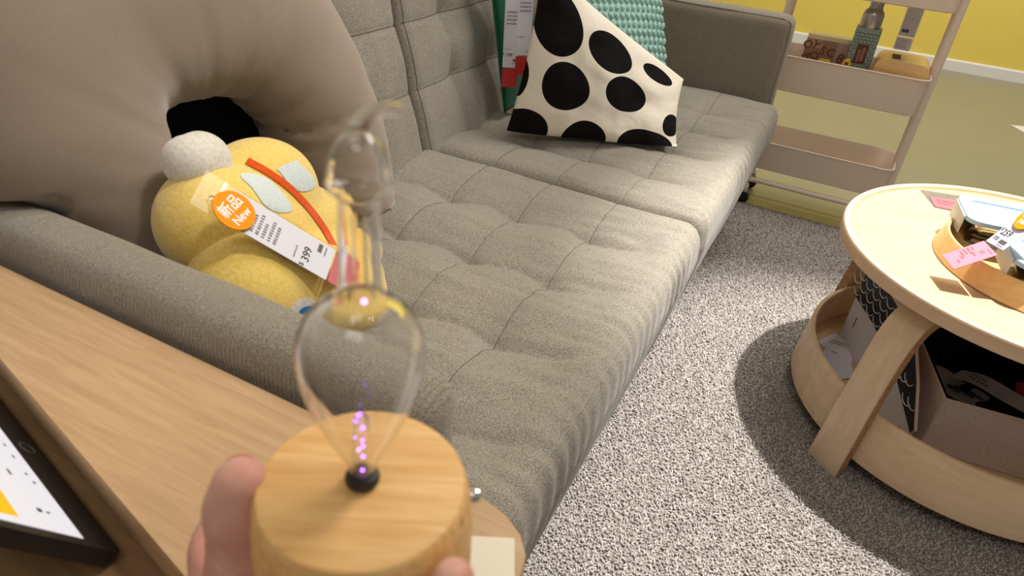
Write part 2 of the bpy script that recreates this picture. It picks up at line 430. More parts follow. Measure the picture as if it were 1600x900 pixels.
# ------------------------------------------------------------------ the setting
def struct(name, bm, mt, smooth=False):
    o = part(name, bm, mt, None, smooth); o['kind'] = 'structure'; return o
struct('floor', box((-1.6, -1.6, -.05), (3.6, 5.5, 0)), M['floor'])
struct('wall_back', box((-1.6, 5.40, 0), (3.6, 5.5, 3.0)), M['yellow_wall'])
struct('wall_left', box((-1.25, -1.6, 0), (-1.12, 5.4, 3.0)), M['wall'])
bm = prism([(0, 0), (.016, 0), (.016, .062), (.006, .07), (0, .07)], -1.12, 3.6, Matrix(((0, 0, 1, 0), (-1, 0, 0, 5.40), (0, 1, 0, 0), (0, 0, 0, 1))))
struct('baseboard_back', bm, M['trim'])
bm = prism([(.79, 4.27), (.86, 4.14), (1.25, 4.30), (1.2, 4.45)], .0003, .0012)
tag(part('floor_marker', bm, M['trim'], None, False), 'white sticker lying flat on the olive floor near yellow wall', 'sticker')

# rug: base slab and pile
rug = thing('shaggy_rug', 'grey shaggy rug on the floor under the sofa and round table', 'rug', (.5, 1.1, 0))
RX0, RX1, RY0, RY1 = -.60, 1.60, -.30, 2.366
part('backing', box((RX0, RY0, .0005), (RX1, RY1, .0105)), mat('rug_backing', srgb(140, 132, 124), .95), rug, False)
def pile():
    st = .0041
    xs = np.arange(-.33, 1.25, st); ys = np.arange(.55, RY1 - .004, st)
    X, Y = np.meshgrid(xs, ys); X = X.ravel() + rng.normal(0, st * .35, X.size); Y = Y.ravel() + rng.normal(0, st * .35, Y.size)
    k = len(X); hgt = rng.uniform(.008, .0125, k); rad = rng.uniform(.0019, .0031, k)
    lx = rng.normal(0, .0042, k); ly = rng.normal(0, .0042, k); a0 = rng.uniform(0, 2 * PI, k)
    V = np.zeros((k, 7, 3))
    for i in range(3):
        a = a0 + i * 2 * PI / 3
        V[:, i] = np.c_[X + rad * np.cos(a) * .6, Y + rad * np.sin(a) * .6, np.full(k, .008)]
        V[:, 3 + i] = np.c_[X + lx * .6 + rad * np.cos(a + .5), Y + ly * .6 + rad * np.sin(a + .5), .005 + hgt * .75]
    V[:, 6] = np.c_[X + lx, Y + ly, .005 + hgt]
    q = []
    for i in range(3):
        j = (i + 1) % 3
        q += [[i, j, 3 + j], [i, 3 + j, 3 + i], [3 + i, 3 + j, 6]]
    F = (np.arange(k)[:, None, None] * 7 + np.array(q)[None]).reshape(-1, 3)
    me = bpy.data.meshes.new('pile'); me.vertices.add(k * 7); me.vertices.foreach_set('co', V.ravel())
    me.loops.add(F.size); me.loops.foreach_set('vertex_index', F.ravel().astype(np.int32))
    me.polygons.add(len(F)); me.polygons.foreach_set('loop_start', np.arange(0, F.size, 3, dtype=np.int32))
    try: me.polygons.foreach_set('loop_total', np.full(len(F), 3, dtype=np.int32))
    except Exception: pass
    me.update(calc_edges=True)
    mt = mat('rug_yarn', srgb(190, 184, 176), .95, spec=.05); t, n, l, b = nt(mt)
    geo = N(t, 'ShaderNodeNewGeometry')
    r = N(t, 'ShaderNodeValToRGB'); e = r.color_ramp.elements
    e[0].color = (*srgb(150, 141, 133), 1); e[1].color = (*srgb(198, 190, 183), 1); e[1].position = .8
    l.new(geo.outputs['Random Per Island'], r.inputs[0]); l.new(r.outputs[0], b.inputs['Base Color'])
    b.inputs['Sheen Weight'].default_value = .2
    o = finish('pile', me, mt, rug); o['kind'] = 'stuff'
pile()

# ------------------------------------------------------------------ sofa
SPL = 1.23
sofa = thing('sofa_bed', 'grey tufted fabric sofa bed on the rug along the left wall', 'sofa', (-.5, 1.25, 0))
VS = [-.335, -.481, -.627]
def near_d(x, lst): return np.min(np.abs(x[:, None] - np.array(lst)[None]), axis=1)
def seat(y0, y1, us, seed):
    def disp(P, Nn):
        x, y = P[:, 0], P[:, 1]
        du = near_d(y + .006 * np.sin(x * 40 + seed), us); dv = near_d(x, VS)
        wt = np.clip((Nn[:, 2] - .2) / .6, 0, 1); wt = np.where(np.linalg.norm(Nn, axis=1) < .5, 1, wt)
        pinch = np.exp(-(du ** 2 + dv ** 2) / (2 * .015 ** 2))
        fr = 1 / (1 + np.exp(-(x + .225) / .010))            # fades at the front edge
        near_tuft = np.exp(-(dv / .055) ** 2)
        rid = np.clip(du / .09, 0, 1) ** .45                   # stuffed ridge between two creases
        crease = (1 - rid) * (.80 + .20 * near_tuft) * (1 - fr)
        seam = np.exp(-(dv / .0030) ** 2)
        cross = (1 - np.sqrt(np.clip(dv / .073, 0, 1))) * np.exp(-(du / .05) ** 2) * (1 - fr)
        h = -.028 * crease - .006 * pinch - .0020 * seam - .004 * cross
        h += vnoise(P, 14, .0035, seed)
        wr = vnoise(P * np.array([.35, 1.5, 1]) + np.array([0, 0, 7]), 34, 1.0, seed + 5)
        h += .0036 * wr * (.4 + .6 * np.clip((x + .62) / .3, 0, 1))
        P = P.copy(); P[:, 2] += h * wt
        # puckered front face
        ft = np.clip((Nn[:, 0] - .3) / .5, 0, 1)
        ph = y * 2 * PI / .034 + 3 * vnoise(P * np.array([0, 1, .25]), 9, 1, seed)
        P[:, 0] += ft * (.0030 * np.sin(ph) * (.3 + np.abs(vnoise(P * np.array([0, 1, .3]), 7, 1.6, seed + 9))) + .006 * np.sin(PI * np.clip((P[:, 2] - .19) / .23, 0, 1)))
        P[:, 0] -= ft * .035 * np.clip((.36 - P[:, 2]) / .2, 0, 1)
        tp = wt * np.clip((x + .31) / .10, 0, 1)
        P[:, 2] += tp * .0012 * np.sin(ph) * (.3 + np.abs(vnoise(P * np.array([0, 1, 0]), 6, 1.6, seed + 2)))
        return P
    return dense_box((-.80, y0, .195), (-.163, y1, .430), .035, .005, disp)
s1 = finish('seat_cushion', seat(.366, SPL - .003, [1.06, .88, .70, .52], 1.3), M['sofa'], sofa)
s2 = finish('seat_cushion', seat(SPL + .003, 2.146, [1.41, 1.59, 1.77, 1.95], 4.7), M['sofa'], sofa)
def bvh(o):
    off = o.parent.location if o.parent else Vector((0, 0, 0))
    return BVHTree.FromPolygons([v.co + off for v in o.data.vertices], [p.vertices[:] for p in o.data.polygons])
def stitched(o, pts, d, mt, rad, lift=0.0, name='seam'):
    t = bvh(o); out = []
    for p in pts:
        h, n_, i, dd = t.ray_cast(Vector(p), Vector(d))
        if h is not None: out.append(tuple(h - Vector(d) * lift))
    if len(out) > 3: part(name, tube(out, rad, 6), mt, o)
for o, y0, y1 in ((s1, .372, SPL - .008), (s2, SPL + .008, 2.14)):
    ys = np.linspace(y0, y1, 130)
    stitched(o, [(-.1735 + .4 + .0012 * math.sin(y * 90), y, .4195 + .4) for y in ys], (-.7071, 0, -.7071), M['seam'], .0009, .0003, 'piping')
    for x in VS: stitched(o, [(x, y, .6) for y in ys], (0, 0, -1), M['seam_dark'], .0006)
TILT = R(15)
def backrest(y0, y1, us, seed):
    zs = [.135, .270]
    def disp(P, Nn):
        y, z = P[:, 1], P[:, 2]
        du = near_d(y, us); dv = near_d(z, zs)
        wt = np.clip((Nn[:, 0] - .2) / .6, 0, 1)
        pinch = np.exp(-(du ** 2 + dv ** 2) / (2 * .022 ** 2))
        rid = np.clip(du / .09, 0, 1) ** .5; rz_ = np.sqrt(np.clip(dv / .0675, 0, 1))
        crease = (1 - rid) * (.5 + .5 * np.exp(-(dv / .05) ** 2))
        seam = np.exp(-(dv / .0032) ** 2)
        h = -.026 * crease - .006 * pinch - .0022 * seam - .006 * (1 - rz_) + vnoise(P, 12, .003, seed)
        P = P.copy(); P[:, 0] += h * wt
        return P
    me = dense_box((-.13, y0, -.03), (.0, y1, .45), .028, .007, disp)
    me.transform(Matrix.Translation((-.768, 0, .42)) @ Matrix.Rotation(-TILT, 4, 'Y'))
    return me
b1 = finish('back_cushion', backrest(.366, 1.196, [1.015, .835, .655, .475], 2.1), M['sofa'], sofa)
b2 = finish('back_cushion', backrest(1.204, 2.146, [1.378, 1.558, 1.738, 1.918], 8.1), M['sofa'], sofa)
bmm = Matrix.Translation((-.768, 0, .42)) @ Matrix.Rotation(-TILT, 4, 'Y')
for o, y0, y1 in ((b1, .372, 1.190), (b2, 1.210, 2.14)):
    for z in (.135, .270): stitched(o, [tuple(bmm @ Vector((.3, y, z))) for y in np.linspace(y0, y1, 110)], tuple((bmm.to_3x3() @ Vector((-1, 0, 0)))), M['seam_dark'], .0008)
    ya = y1 - .006 if y0 < 1 else y0 + .006
    stitched(o, [tuple(bmm @ Vector((.3, ya, z))) for z in np.linspace(-.01, .43, 60)], tuple((bmm.to_3x3() @ Vector((-1, 0, 0)))), M['seam_dark'], .0009, 0, 'edge_seam')
def arm(y0, y1, sd):
    def disp(P, Nn):
        P = P.copy(); P += Nn * vnoise(P, 10, .0025, sd)[:, None]
        return P
    return dense_box((-.92, y0, .17), (-.192, y1, .662), .028, .012, disp)
a1 = finish('armrest', arm(.296, .362, 1), M['arm'], sofa)
a2 = finish('armrest', arm(2.150, 2.232, 2), M['arm'], sofa)
for o, y in ((a2, 2.158),):
    pt = [(-.9, y, .656)] + [(x, y, .656) for x in np.linspace(-.85, -.225, 20)] + [(-.205, y, .650), (-.198, y, .64), (-.196, y, .60), (-.196, y, .2)]
    part('piping', tube(pt, .0016, 6), M['seam'], o)
part('base_frame', box((-.80, .38, .12), (-.24, 2.13, .19), .01), M['black_plastic'], sofa)
for x in (-.74, -.30):
    for y in (.45, 1.25, 2.05):
        part('leg', lathe([(0, .0108), (.018, .0108), (.022, .12), (0, .12)], 20, Matrix.Translation((x, y, 0))), M['black_plastic'], sofa)

# ------------------------------------------------------------------ cushions on the sofa
def arch_cushion():
    K = [(.450, .445, .062), (.450, .54, .068), (.442, .63, .086), (.418, .72, .124), (.455, .805, .138), (.545, .832, .142), (.632, .820, .138),
         (.715, .775, .118), (.775, .695, .100), (.800, .61, .092), (.805, .53, .085), (.800, .465, .07)]
    Q = catmull(K, 8)
    pts = [(-.655 - .268 * (z - .42), y, z) for y, z, r in Q]; rd = [q[2] for q in Q]
    bm = bmesh.new()
    n = len(pts)
    # rounded ends
    a = np.array(pts); t0 = a[1] - a[0]; t0 /= np.linalg.norm(t0); t1 = a[-1] - a[-2]; t1 /= np.linalg.norm(t1)
    pp = []; rr = []
    for g in np.linspace(1.45, .15, 6): pp.append(a[0] + t0 * .02 - t0 * .03 * math.sin(g)); rr.append(rd[0] * math.cos(g))
    pp += list(a[1:-1]); rr += rd[1:-1]
    for g in np.linspace(.15, 1.45, 6): pp.append(a[-1] - t1 * .02 + t1 * .03 * math.sin(g)); rr.append(rd[-1] * math.cos(g))
    fl = [min(1.35, .088 / max(r, .03)) for r in rr]
    add_tube(bm, pp, rr, 56, ref=(1, 0, .27), flat=fl)
    return bm
o = remeshed('arch_cushion', [arch_cushion()], M['taupe'], None, .009, 10)
for v in o.data.vertices:
    c = v.co.copy(); inner = math.exp(-((c.y - .615) ** 2 + (c.z - .60) ** 2) / (2 * .13 ** 2)); ang = math.atan2(c.z - .60, c.y - .615)
    fold = 1 - abs(math.sin(ang * 9 + 2.5 * noise.noise(Vector((ang * 2, 3.1, c.x * 3)))))
    wv = -.012 * fold ** 2.2 * inner * (.35 + max(0, noise.noise(Vector((ang * 1.7, 0, 5)))) * 2) + .0028 * noise.noise(Vector((ang * 13, c.x * 5, 1.7))) * inner
    wv += .004 * noise.noise(c * 6) + .002 * noise.noise(Vector((c.x * 8, c.y * 5, c.z * 16)))
    c = v.co + v.normal * wv
    if c.y < .367 and c.z < .672:                             # rests against and over the armrest
        if .367 - c.y < .672 - c.z: c.y = .367
        else: c.z = .672
    bx = -.764 - .268 * (c.z - .42)                           # leans on the back cushion
    if c.x < bx and c.z < .88: c.x = bx
    c.z = max(c.z, .433)
    v.co = c
o.data.update()
tag(o, 'huge taupe velour arch shaped cushion leaning on sofa back behind the yellow toy', 'cushion')
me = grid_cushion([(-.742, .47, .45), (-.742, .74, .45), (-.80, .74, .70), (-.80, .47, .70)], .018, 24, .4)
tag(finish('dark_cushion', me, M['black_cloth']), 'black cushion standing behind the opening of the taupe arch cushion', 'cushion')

# polka dot pillow
def polka_mat():
    M_ = mat('white_cotton_black_spots', srgb(240, 232, 216), .9, spec=.1); t, n, l, b = nt(M_)
    uv = N(t, 'ShaderNodeUVMap'); uv.uv_map = 'UVMap'
    prev = None
    for (cu_, cv_, ru, rv) in POLKA:
        ru *= 1.12; rv *= 1.1
        s = N(t, 'ShaderNodeVectorMath', operation='SUBTRACT'); l.new(uv.outputs[0], s.inputs[0]); s.inputs[1].default_value = (cu_, cv_, 0)
        d = N(t, 'ShaderNodeVectorMath', operation='DIVIDE'); l.new(s.outputs[0], d.inputs[0]); d.inputs[1].default_value = (ru, rv, 1)
        ln = N(t, 'ShaderNodeVectorMath', operation='LENGTH'); l.new(d.outputs[0], ln.inputs[0])
        if prev is None: prev = ln.outputs['Value']
        else:
            mn = N(t, 'ShaderNodeMath', operation='MINIMUM'); l.new(prev, mn.inputs[0]); l.new(ln.outputs['Value'], mn.inputs[1]); prev = mn.outputs[0]
    r = N(t, 'ShaderNodeValToRGB'); r.color_ramp.elements[0].position = .985; r.color_ramp.elements[1].position = 1.0
    r.color_ramp.elements[0].color = (*srgb(24, 21, 22), 1); r.color_ramp.elements[1].color = (*srgb(244, 236, 220), 1)
    l.new(prev, r.inputs[0]); l.new(r.outputs[0], b.inputs['Base Color'])
    tc = N(t, 'ShaderNodeTexCoord'); a = N(t, 'ShaderNodeTexNoise'); a.inputs['Scale'].default_value = 18; a.inputs['Detail'].default_value = 2; a.inputs['Distortion'].default_value = 1
    l.new(tc.outputs['Object'], a.inputs['Vector']); bump(t, a.outputs['Fac'], .35, .01)
    return M_
POLKA = [(.134, .765, .14, .17), (.257, .41, .128, .155), (.085, .04, .13, .145), (.44, .02, .115, .17), (.80, .06, .15, .16),
         (.62, .52, .12, .145), (.47, .79, .13, .125), (.80, .85, .10, .07), (.95, .34, .055, .13), (-.02, .36, .05, .11)]
M['polka'] = polka_mat()
PC = [(-.688, 1.402, .425), (-.318, 1.575, .425), (-.375, 1.745, .545), (-.655, 1.45, .80)]
def psag(P, U, V, sg):
    P = P.copy()
    low = np.clip((.437 - P[:, 2]) / .02, 0, 1)
    P[:, 2] = np.where(P[:, 2] < .437, .437 + (P[:, 2] - .437) * .1, P[:, 2])
    return P
me = grid_cushion(PC, .060, 90, .42, psag, .013, 2)
pp = thing('spotted_cushion', 'white cushion with large black spots slumped in front of turquoise knit cushion', 'cushion', (-.5, 1.5, .43))
cov = finish('cover', me, M['polka'], pp)

# knitted cushion with real stitches
def knit():
    root = thing('knitted_cushion', 'turquoise chunky knit cushion behind the black spotted cushion', 'cushion', (-.68, 1.9, .43))
    cs = [np.array(c) for c in ((-.70, 1.62, .44), (-.44, 1.90, .44), (-.585, 2.02, .80), (-.83, 1.74, .80))]
    me = grid_cushion(cs, .05, 40, .4); finish('filling', me, M['knit'], root)
    bm = bmesh.new()
    bl, br, tr, tl = cs; nrm = np.cross(br - bl, tl - bl); nrm /= np.linalg.norm(nrm)
    nu, nv = 22, 20
    for j in range(nv):
        for i in range(nu):
            u = (i + .5 + .25 * (j % 2)) / (nu + .5); v = (j + .5) / nv
            t = .05 * (4 * u * (1 - u)) ** .4 * (4 * v * (1 - v)) ** .4
            p = (1 - u) * (1 - v) * bl + u * (1 - v) * br + u * v * tr + (1 - u) * v * tl + nrm * t
            du = (br - bl) / np.linalg.norm(br - bl); dv = (tl - bl) / np.linalg.norm(tl - bl)
            ax = dv * .85 + du * (.35 if j % 2 else -.35)
            ax /= np.linalg.norm(ax)
            r = bmesh.ops.create_icosphere(bm, subdivisions=1, radius=1)
            side = np.cross(nrm, ax)
            for q in r['verts']:
                c = np.array(q.co); q.co = Vector(p + ax * c[0] * .0125 + side * c[1] * .0065 + nrm * c[2] * .007)
    part('stitches', bm, M['knit'], root, angle=None)
knit()
me = grid_cushion([(-.735, 1.48, .445), (-.710, 1.59, .445), (-.785, 1.62, .80), (-.805, 1.475, .80)], .018, 30, .4)
tag(finish('velvet_cushion', me, M['green']), 'dark green velvet cushion squeezed between sofa back and turquoise cushion', 'cushion')

# ------------------------------------------------------------------ yellow plush bus
VD = Vector((-.50, .52, -.38)).normalized()
plush = thing('plush_bus', 'yellow plush bus with white pompom, pale windows and orange stripe sitting against taupe arch cushion', 'plush toy', (-.53, .55, .43))
def limb(a, b, ra, rb, n=12): return round_tube([a, tuple((np.array(a) + np.array(b)) / 2), b], [ra, (ra + rb) / 2, rb], 28, 6)
body = remeshed('body', [
    limb((-.570, .462, .628), (-.585, .610, .548), .064, .062),
    ellipsoid((-.592, .545, .618), (.064, .082, .072)),
    limb((-.530, .52, .54), (-.515, .600, .50), .06, .055),
    limb((-.570, .58, .51), (-.578, .712, .470), .048, .036)], M['plush'], plush, .006, 3)
roll = remeshed('front_roll', [limb((-.505, .440, .575), (-.478, .550, .518), .068, .058)], M['plush'], plush, .006, 3)
pom = remeshed('pompom', [ellipsoid((-.590, .472, .688), (.031, .033, .034)), limb((-.605, .488, .672), (-.588, .458, .694), .028, .029)], M['plush_white'], plush, .004, 3)
def snapper(o, off):
    t = BVHTree.FromPolygons([v.co + o.parent.location for v in o.data.vertices], [p.vertices[:] for p in o.data.polygons])
    def f(p, extra=0.0):
        h, n_, i, d = t.ray_cast(Vector(p) - VD * .4, VD)
        if h is None: h, n_, i, d = t.find_nearest(Vector(p))
        return h + n_ * (off + extra)
    return f
def pat_point(u, v):
    """point of the toy's side, u to the right and v downwards in hundredths of a metre, seen square on"""
    return Vector((-.50, .52, .59)) + PU * (u * .01) + PV * (v * .01)
PU = Vector((VD.y, -VD.x, 0)).normalized(); PV = VD.cross(PU).normalized()
if PV.z > 0: PV = -PV
def patch(name, pts, mt, off=.0012, label=None, on=None):
    """flat cloth patch laid on the toy: filled outline, finely divided and snapped to the body"""
    bm = bmesh.new(); vs = [bm.verts.new((x, y, 0)) for x, y in pts]; bm.faces.new(vs)
    bmesh.ops.triangulate(bm, faces=bm.faces)
    for k in range(4):
        es = [e for e in bm.edges if e.calc_length() > .7]
        if not es: break
        bmesh.ops.subdivide_edges(bm, edges=es, cuts=1); bmesh.ops.triangulate(bm, faces=bm.faces)
    f = snapper(on or body, off)
    for v in bm.verts: v.co = f(pat_point(v.co.x, v.co.y))
    ex = bmesh.ops.solidify(bm, geom=bm.faces[:], thickness=.0012)
    return part(name, bm, mt, plush, True, label)
def smooth_loop(pts, n=5):
    P = [pts[-1]] + pts + pts[:2]; out = []
    P = [np.array(p, float) for p in P]
    for i in range(1, len(P) - 2):
        for k in range(n):
            t = k / n; a, b, c, d = P[i - 1:i + 3]
            out.append(tuple(.5 * (2 * b + (c - a) * t + (2 * a - 5 * b + 4 * c - d) * t * t + (3 * b - a - 3 * c + d) * t ** 3)))
    return out

def grown(P, k):
    cx = sum(p[0] for p in P) / len(P); cy = sum(p[1] for p in P) / len(P)
    return [(cx + (x - cx) * k, cy + (y - cy) * k) for x, y in P]
patch('window', smooth_loop(grown([(-2.0, -9.2), (-.26, -10.0), (.14, -9.8), (1.66, -7.85), (.59, -6.95), (-.79, -7.23), (-1.76, -8.72)], 1.12), 3), M['felt_blue'], label='pale blue window patch')
patch('window', smooth_loop(grown([(-5.64, -8.03), (-4.53, -8.33), (-2.98, -7.48), (-1.4, -5.09), (-2.15, -4.55), (-3.61, -5.07), (-4.68, -6.84)], 1.15), 3), M['felt_blue'], label='pale blue window patch')
SP = catmull([(-5.3, -10.1, 0), (-2.89, -8.48, 0), (-.84, -6.66, 0), (1.18, -4.07, 0), (2.68, -1.47, 0), (3.48, .98, 0), (3.65, 3.26, 0), (3.5, 4.6, 0)], 5)
tn = np.gradient(SP[:, :2], axis=0); tn /= np.linalg.norm(tn, axis=1, keepdims=True); nn = np.c_[-tn[:, 1], tn[:, 0]]
patch('stripe', [tuple(p) for p in SP[:, :2] + nn * .36] + [tuple(p) for p in (SP[:, :2] - nn * .36)[::-1]], M['orange_cloth'], label='orange ribbon stripe')
def circ(cx, cy, r, n=28): return [(cx + r * math.cos(2 * PI * k / n), cy + r * math.sin(2 * PI * k / n)) for k in range(n)]
patch('headlight', circ(-.65, 6.35, 1.55), M['plush_white'], label='white round patch', on=roll)
arc_o = [(-.55 + 1.08 * math.cos(a), 6.75 + 1.08 * math.sin(a)) for a in np.linspace(PI * .98, PI * 2.05, 20)]
arc_i = [(-.55 + .70 * math.cos(a), 6.75 + .70 * math.sin(a)) for a in np.linspace(PI * 2.05, PI * .98, 20)]
patch('headlight_ring', arc_o + arc_i, M['blue_cloth'], .0032, 'blue curved line on the white patch', on=roll)


# ------------------------------------------------------------------ price tags
def sheet(name, lo, hi, mt, mtx, parent, th=.0006, z=0.0, r=.001, label=None):
    return part(name, prism(rrect(lo[0], lo[1], hi[0], hi[1], r, 3), z, z + th, mtx), mt, parent, False, label)
def dashes(name, rows, mtx, mt, parent, z):
    """rows of tiny print: (x, y, length, glyph size)"""
    for x, y, L, g in rows:
        bm = bmesh.new(); c = x
        while c < x + L - g * .5:
            ww = g * random.uniform(.55, .85)
            for (a, b_, c2, d) in ((0, .0, ww, .22), (0, .4, ww * .9, .6), (.05 * g, .78, ww, .95), (ww * .4, 0, ww * .6, .95)):
                add_prism(bm, [(c + a, y + b_ * g), (c + c2, y + b_ * g), (c + c2, y + d * g), (c + a, y + d * g)], z, z + .0001)
            c += g
        bm.transform(mtx); part(name, bm, mt, parent, False)
def bars(name, rects, mtx, mt, parent, z, th=.0001):
    for x0, y0, x1, y1 in rects:
        bm = bmesh.new(); add_prism(bm, [(x0, y0), (x1, y0), (x1, y1), (x0, y1)], z, z + th)
        bm.transform(mtx); part(name, bm, mt, parent, False)
def T2(mtx, x, y, z): return mtx @ Matrix.Translation((x, y, z))
def disc_badge(parent, mtx, cx, cy, r, rot, z):
    mm = T2(mtx, cx, cy, z) @ Matrix.Rotation(R(rot), 4, 'Z')
    d = part('badge', lathe([(0, 0), (r, 0), (r, .0012), (0, .0012)], 48, mm), M['orange_card'], parent, False, 'orange round card')
    lettering('新品', r * .72, T2(mm, 0, r * .22, .0013), M['ink_white'], d)
    lettering('New', r * .58, T2(mm, 0, -r * .42, .0013), M['ink_white'], d)
    return mm, d
def shop_tag(root, mtx, w_, h_, price, stub=None, stub_h=0.0, rows=5, holder=True, price_size=.013):
    """upright sheet: x across, y up from the lower edge of the white part"""
    sheet('sheet', (-w_ / 2, 0), (w_ / 2, h_), M['white_paper'], mtx, root)
    if stub: sheet('stub', (-w_ / 2, -stub_h), (w_ / 2, -.002), stub, mtx, root)
    if holder: sheet('sleeve', (-w_ / 2 - .003, -stub_h - .003), (w_ / 2 + .003, h_ + .012), M['plastic_clear'], mtx, root, .0004, -.0008)
    if price:
        lettering(price, price_size, T2(mtx, -w_ * .10, .028, .0007), M['ink'], root)
        lettering('$', price_size * .6, T2(mtx, -w_ * .10 - price_size * 1.15, .0305, .0007), M['ink'], root)
        bars('price_block', [(w_ * .16, .014, w_ * .42, .019)], mtx, M['ink_grey'], root, .0007)
    rr = [(-w_ * .36, h_ * .80 - i * h_ * .055, w_ * random.uniform(.5, .78), .0034) for i in range(rows)]
    rr += [(-w_ * .38, .040, w_ * .4, .0016), (w_ * .14, .009, w_ * .28, .0017)]
    dashes('print', rr, mtx, M['ink'], root, .0007)

pt = thing('plush_price_tag', 'white price tag with orange badge and pink stub lying on yellow plush bus', 'price tag', (-.48, .45, .66))
ptm = frame((-.4330, .4850, .6085), (-.0149, .0330, .0122), (-.068, -.018, .068))
shop_tag(pt, ptm, .042, .118, '399', M['rose_paper'], .030, 6, True, .0125)
sheet('hanger', (-.022, .118), (.024, .150), M['soft_clear'], ptm, pt, .0005, -.0006)
mmb, bdg = disc_badge(pt, ptm, -.006, .112, .0215, -14, .004)
part('hook', tube([tuple(T2(ptm, -.006 + .003 * math.cos(a), .133 + .004 * math.sin(a), .003)  .translation) for a in np.linspace(0, 5.2, 16)], .0006, 6), M['steel'], pt)
for o_, kk, lb in (((-.7255, 1.4730, .5600), 0, 'white price tag with red end hanging against the sofa back, left of its pair'), ((-.6975, 1.4800, .5920), 1, 'white price tag with red end tucked behind the black spotted cushion')):
    q = thing('cushion_price_tag', lb, 'price tag', o_, 'price tags beside the spotted cushion')
    qm = frame(o_, (.80, .60, 0), (-.12, .10, 1)) if kk == 0 else frame(o_, (.72, .69, 0), (-.05, .10, 1))
    shop_tag(q, qm, .036, .150, '199' if kk == 0 else None, M['red_paper'], .045, 4, False, .011)


# ------------------------------------------------------------------ side table with tablet beside the near arm
stb = thing('side_table', 'oak topped side table with rounded end running along the near sofa arm', 'table', (-.5, .2, 0))
top = [(-.86, .2855), (-.17, .2855), (-.139, .2835), (-.115, .279), (-.099, .270), (-.089, .258), (-.085, .243), (-.085, .20), (-.088, .16), (-.098, .135), (-.118, .120), (-.145, .119), (-.260, .145), (-.524, .205), (-.86, .2815)]
part('top', prism(top, .596, .630, None, .0015), M['board_wood'], stb, True, None, 30)
low = [(-.90, -.12), (-.90, .2845), (-.20, .2845), (-.13, .26), (-.12, .10), (-.20, .0), (-.35, -.08), (-.5, -.12)]
part('lower_shelf', prism(low, .570, .590, None, .0015), M['board_edge'], stb, True, None, 30)
bmr = bmesh.new(); add_box(bmr, (-.80, .26, .590), (-.22, .28, .596)); part('riser', bmr, M['board_edge'], stb, False)
for x in (-.82, -.24): part('leg_panel', box((x, .03, .0108 if x > -.6 else 0), (x + .022, .275, .570), .002), M['board_wood'], stb)
lab = frame((-.1075, .243, .6303), (.886, .457, 0), (-.457, .886, 0))
nl = thing('paper_label', 'blank cream paper label lying on rounded end of the oak side table', 'label', (-.11, .24, .6302))
sheet('sheet', (-.020, -.020), (.016, .016), mat('cream_paper', srgb(236, 226, 204), .6), lab, nl, .0004)

tb = thing('tablet', 'black framed tablet with bright screen leaning behind the oak side table top', 'tablet', (-.42, .15, .59))
e1 = Vector((.975, -.223, 0)).normalized(); pv = Vector((-.223, -.975, 0)).normalized()
e2 = pv * math.cos(R(56)) + Vector((0, 0, 1)) * math.sin(R(56))
tbm = frame(Vector((-.3215, .1480, .5975)) - e1 * .245, e1, e2)          # x along the lower edge, y up the screen
if tbm.to_3x3().col[2].z < 0:
    tbm = frame(Vector((-.3215, .1480, .5975)), -e1, e2)
def tbx(x): return x if (tbm.to_3x3().col[0] - e1).length < .1 else .245 - x
part('case', prism(rrect(0, 0, .245, .172, .006), -.011, 0, tbm, .001), M['black_plastic'], tb, True, None, 30)
xs = sorted((tbx(.008), tbx(.2375)))
scr = part('screen', prism([(xs[0], .028), (xs[1], .028), (xs[1], .150), (xs[0], .150)], 0, .0004, tbm), emit('lit_screen', (.93, .92, 1.0), .62, (.3, .3, .3)), tb, False)
def trect(x0, y0, x1, y1): a, b = sorted((tbx(x0), tbx(x1))); return (a, y0, b, y1)
bars('picture_block', [trect(.150, .070, .2305, .120)], tbm, mat('yellow_print', srgb(252, 206, 20), .5), tb, .0005)
bars('print', [trect(.2135, .0475, .2175, .051), trect(.2150, .0420, .2170, .0445)], tbm, M['ink'], tb, .0005)
bars('print', [trect(.1675, .0360, .1700, .0380), trect(.170, .0505, .1765, .0525), trect(.177, .0345, .180, .0365), trect(.130, .036, .1335, .0375), trect(.145, .036, .149, .0375)], tbm, M['ink_grey'], tb, .0005)
part('home_button', lathe([(.0055, 0), (.0062, 0), (.0062, .0003), (.0055, .0003)], 32, T2(tbm, .1225, .0145, .0), True), M['ink_grey'], tb, False)
part('prop', prism([(0, 0), (.09, .0), (.09, .002), (.05, .095), (.0, .005)], -.002, .002, frame(Vector((-.44, .10, .5902)), (-.223, -.975, 0), (0, 0, 1))), M['black_plastic'], tb, False)

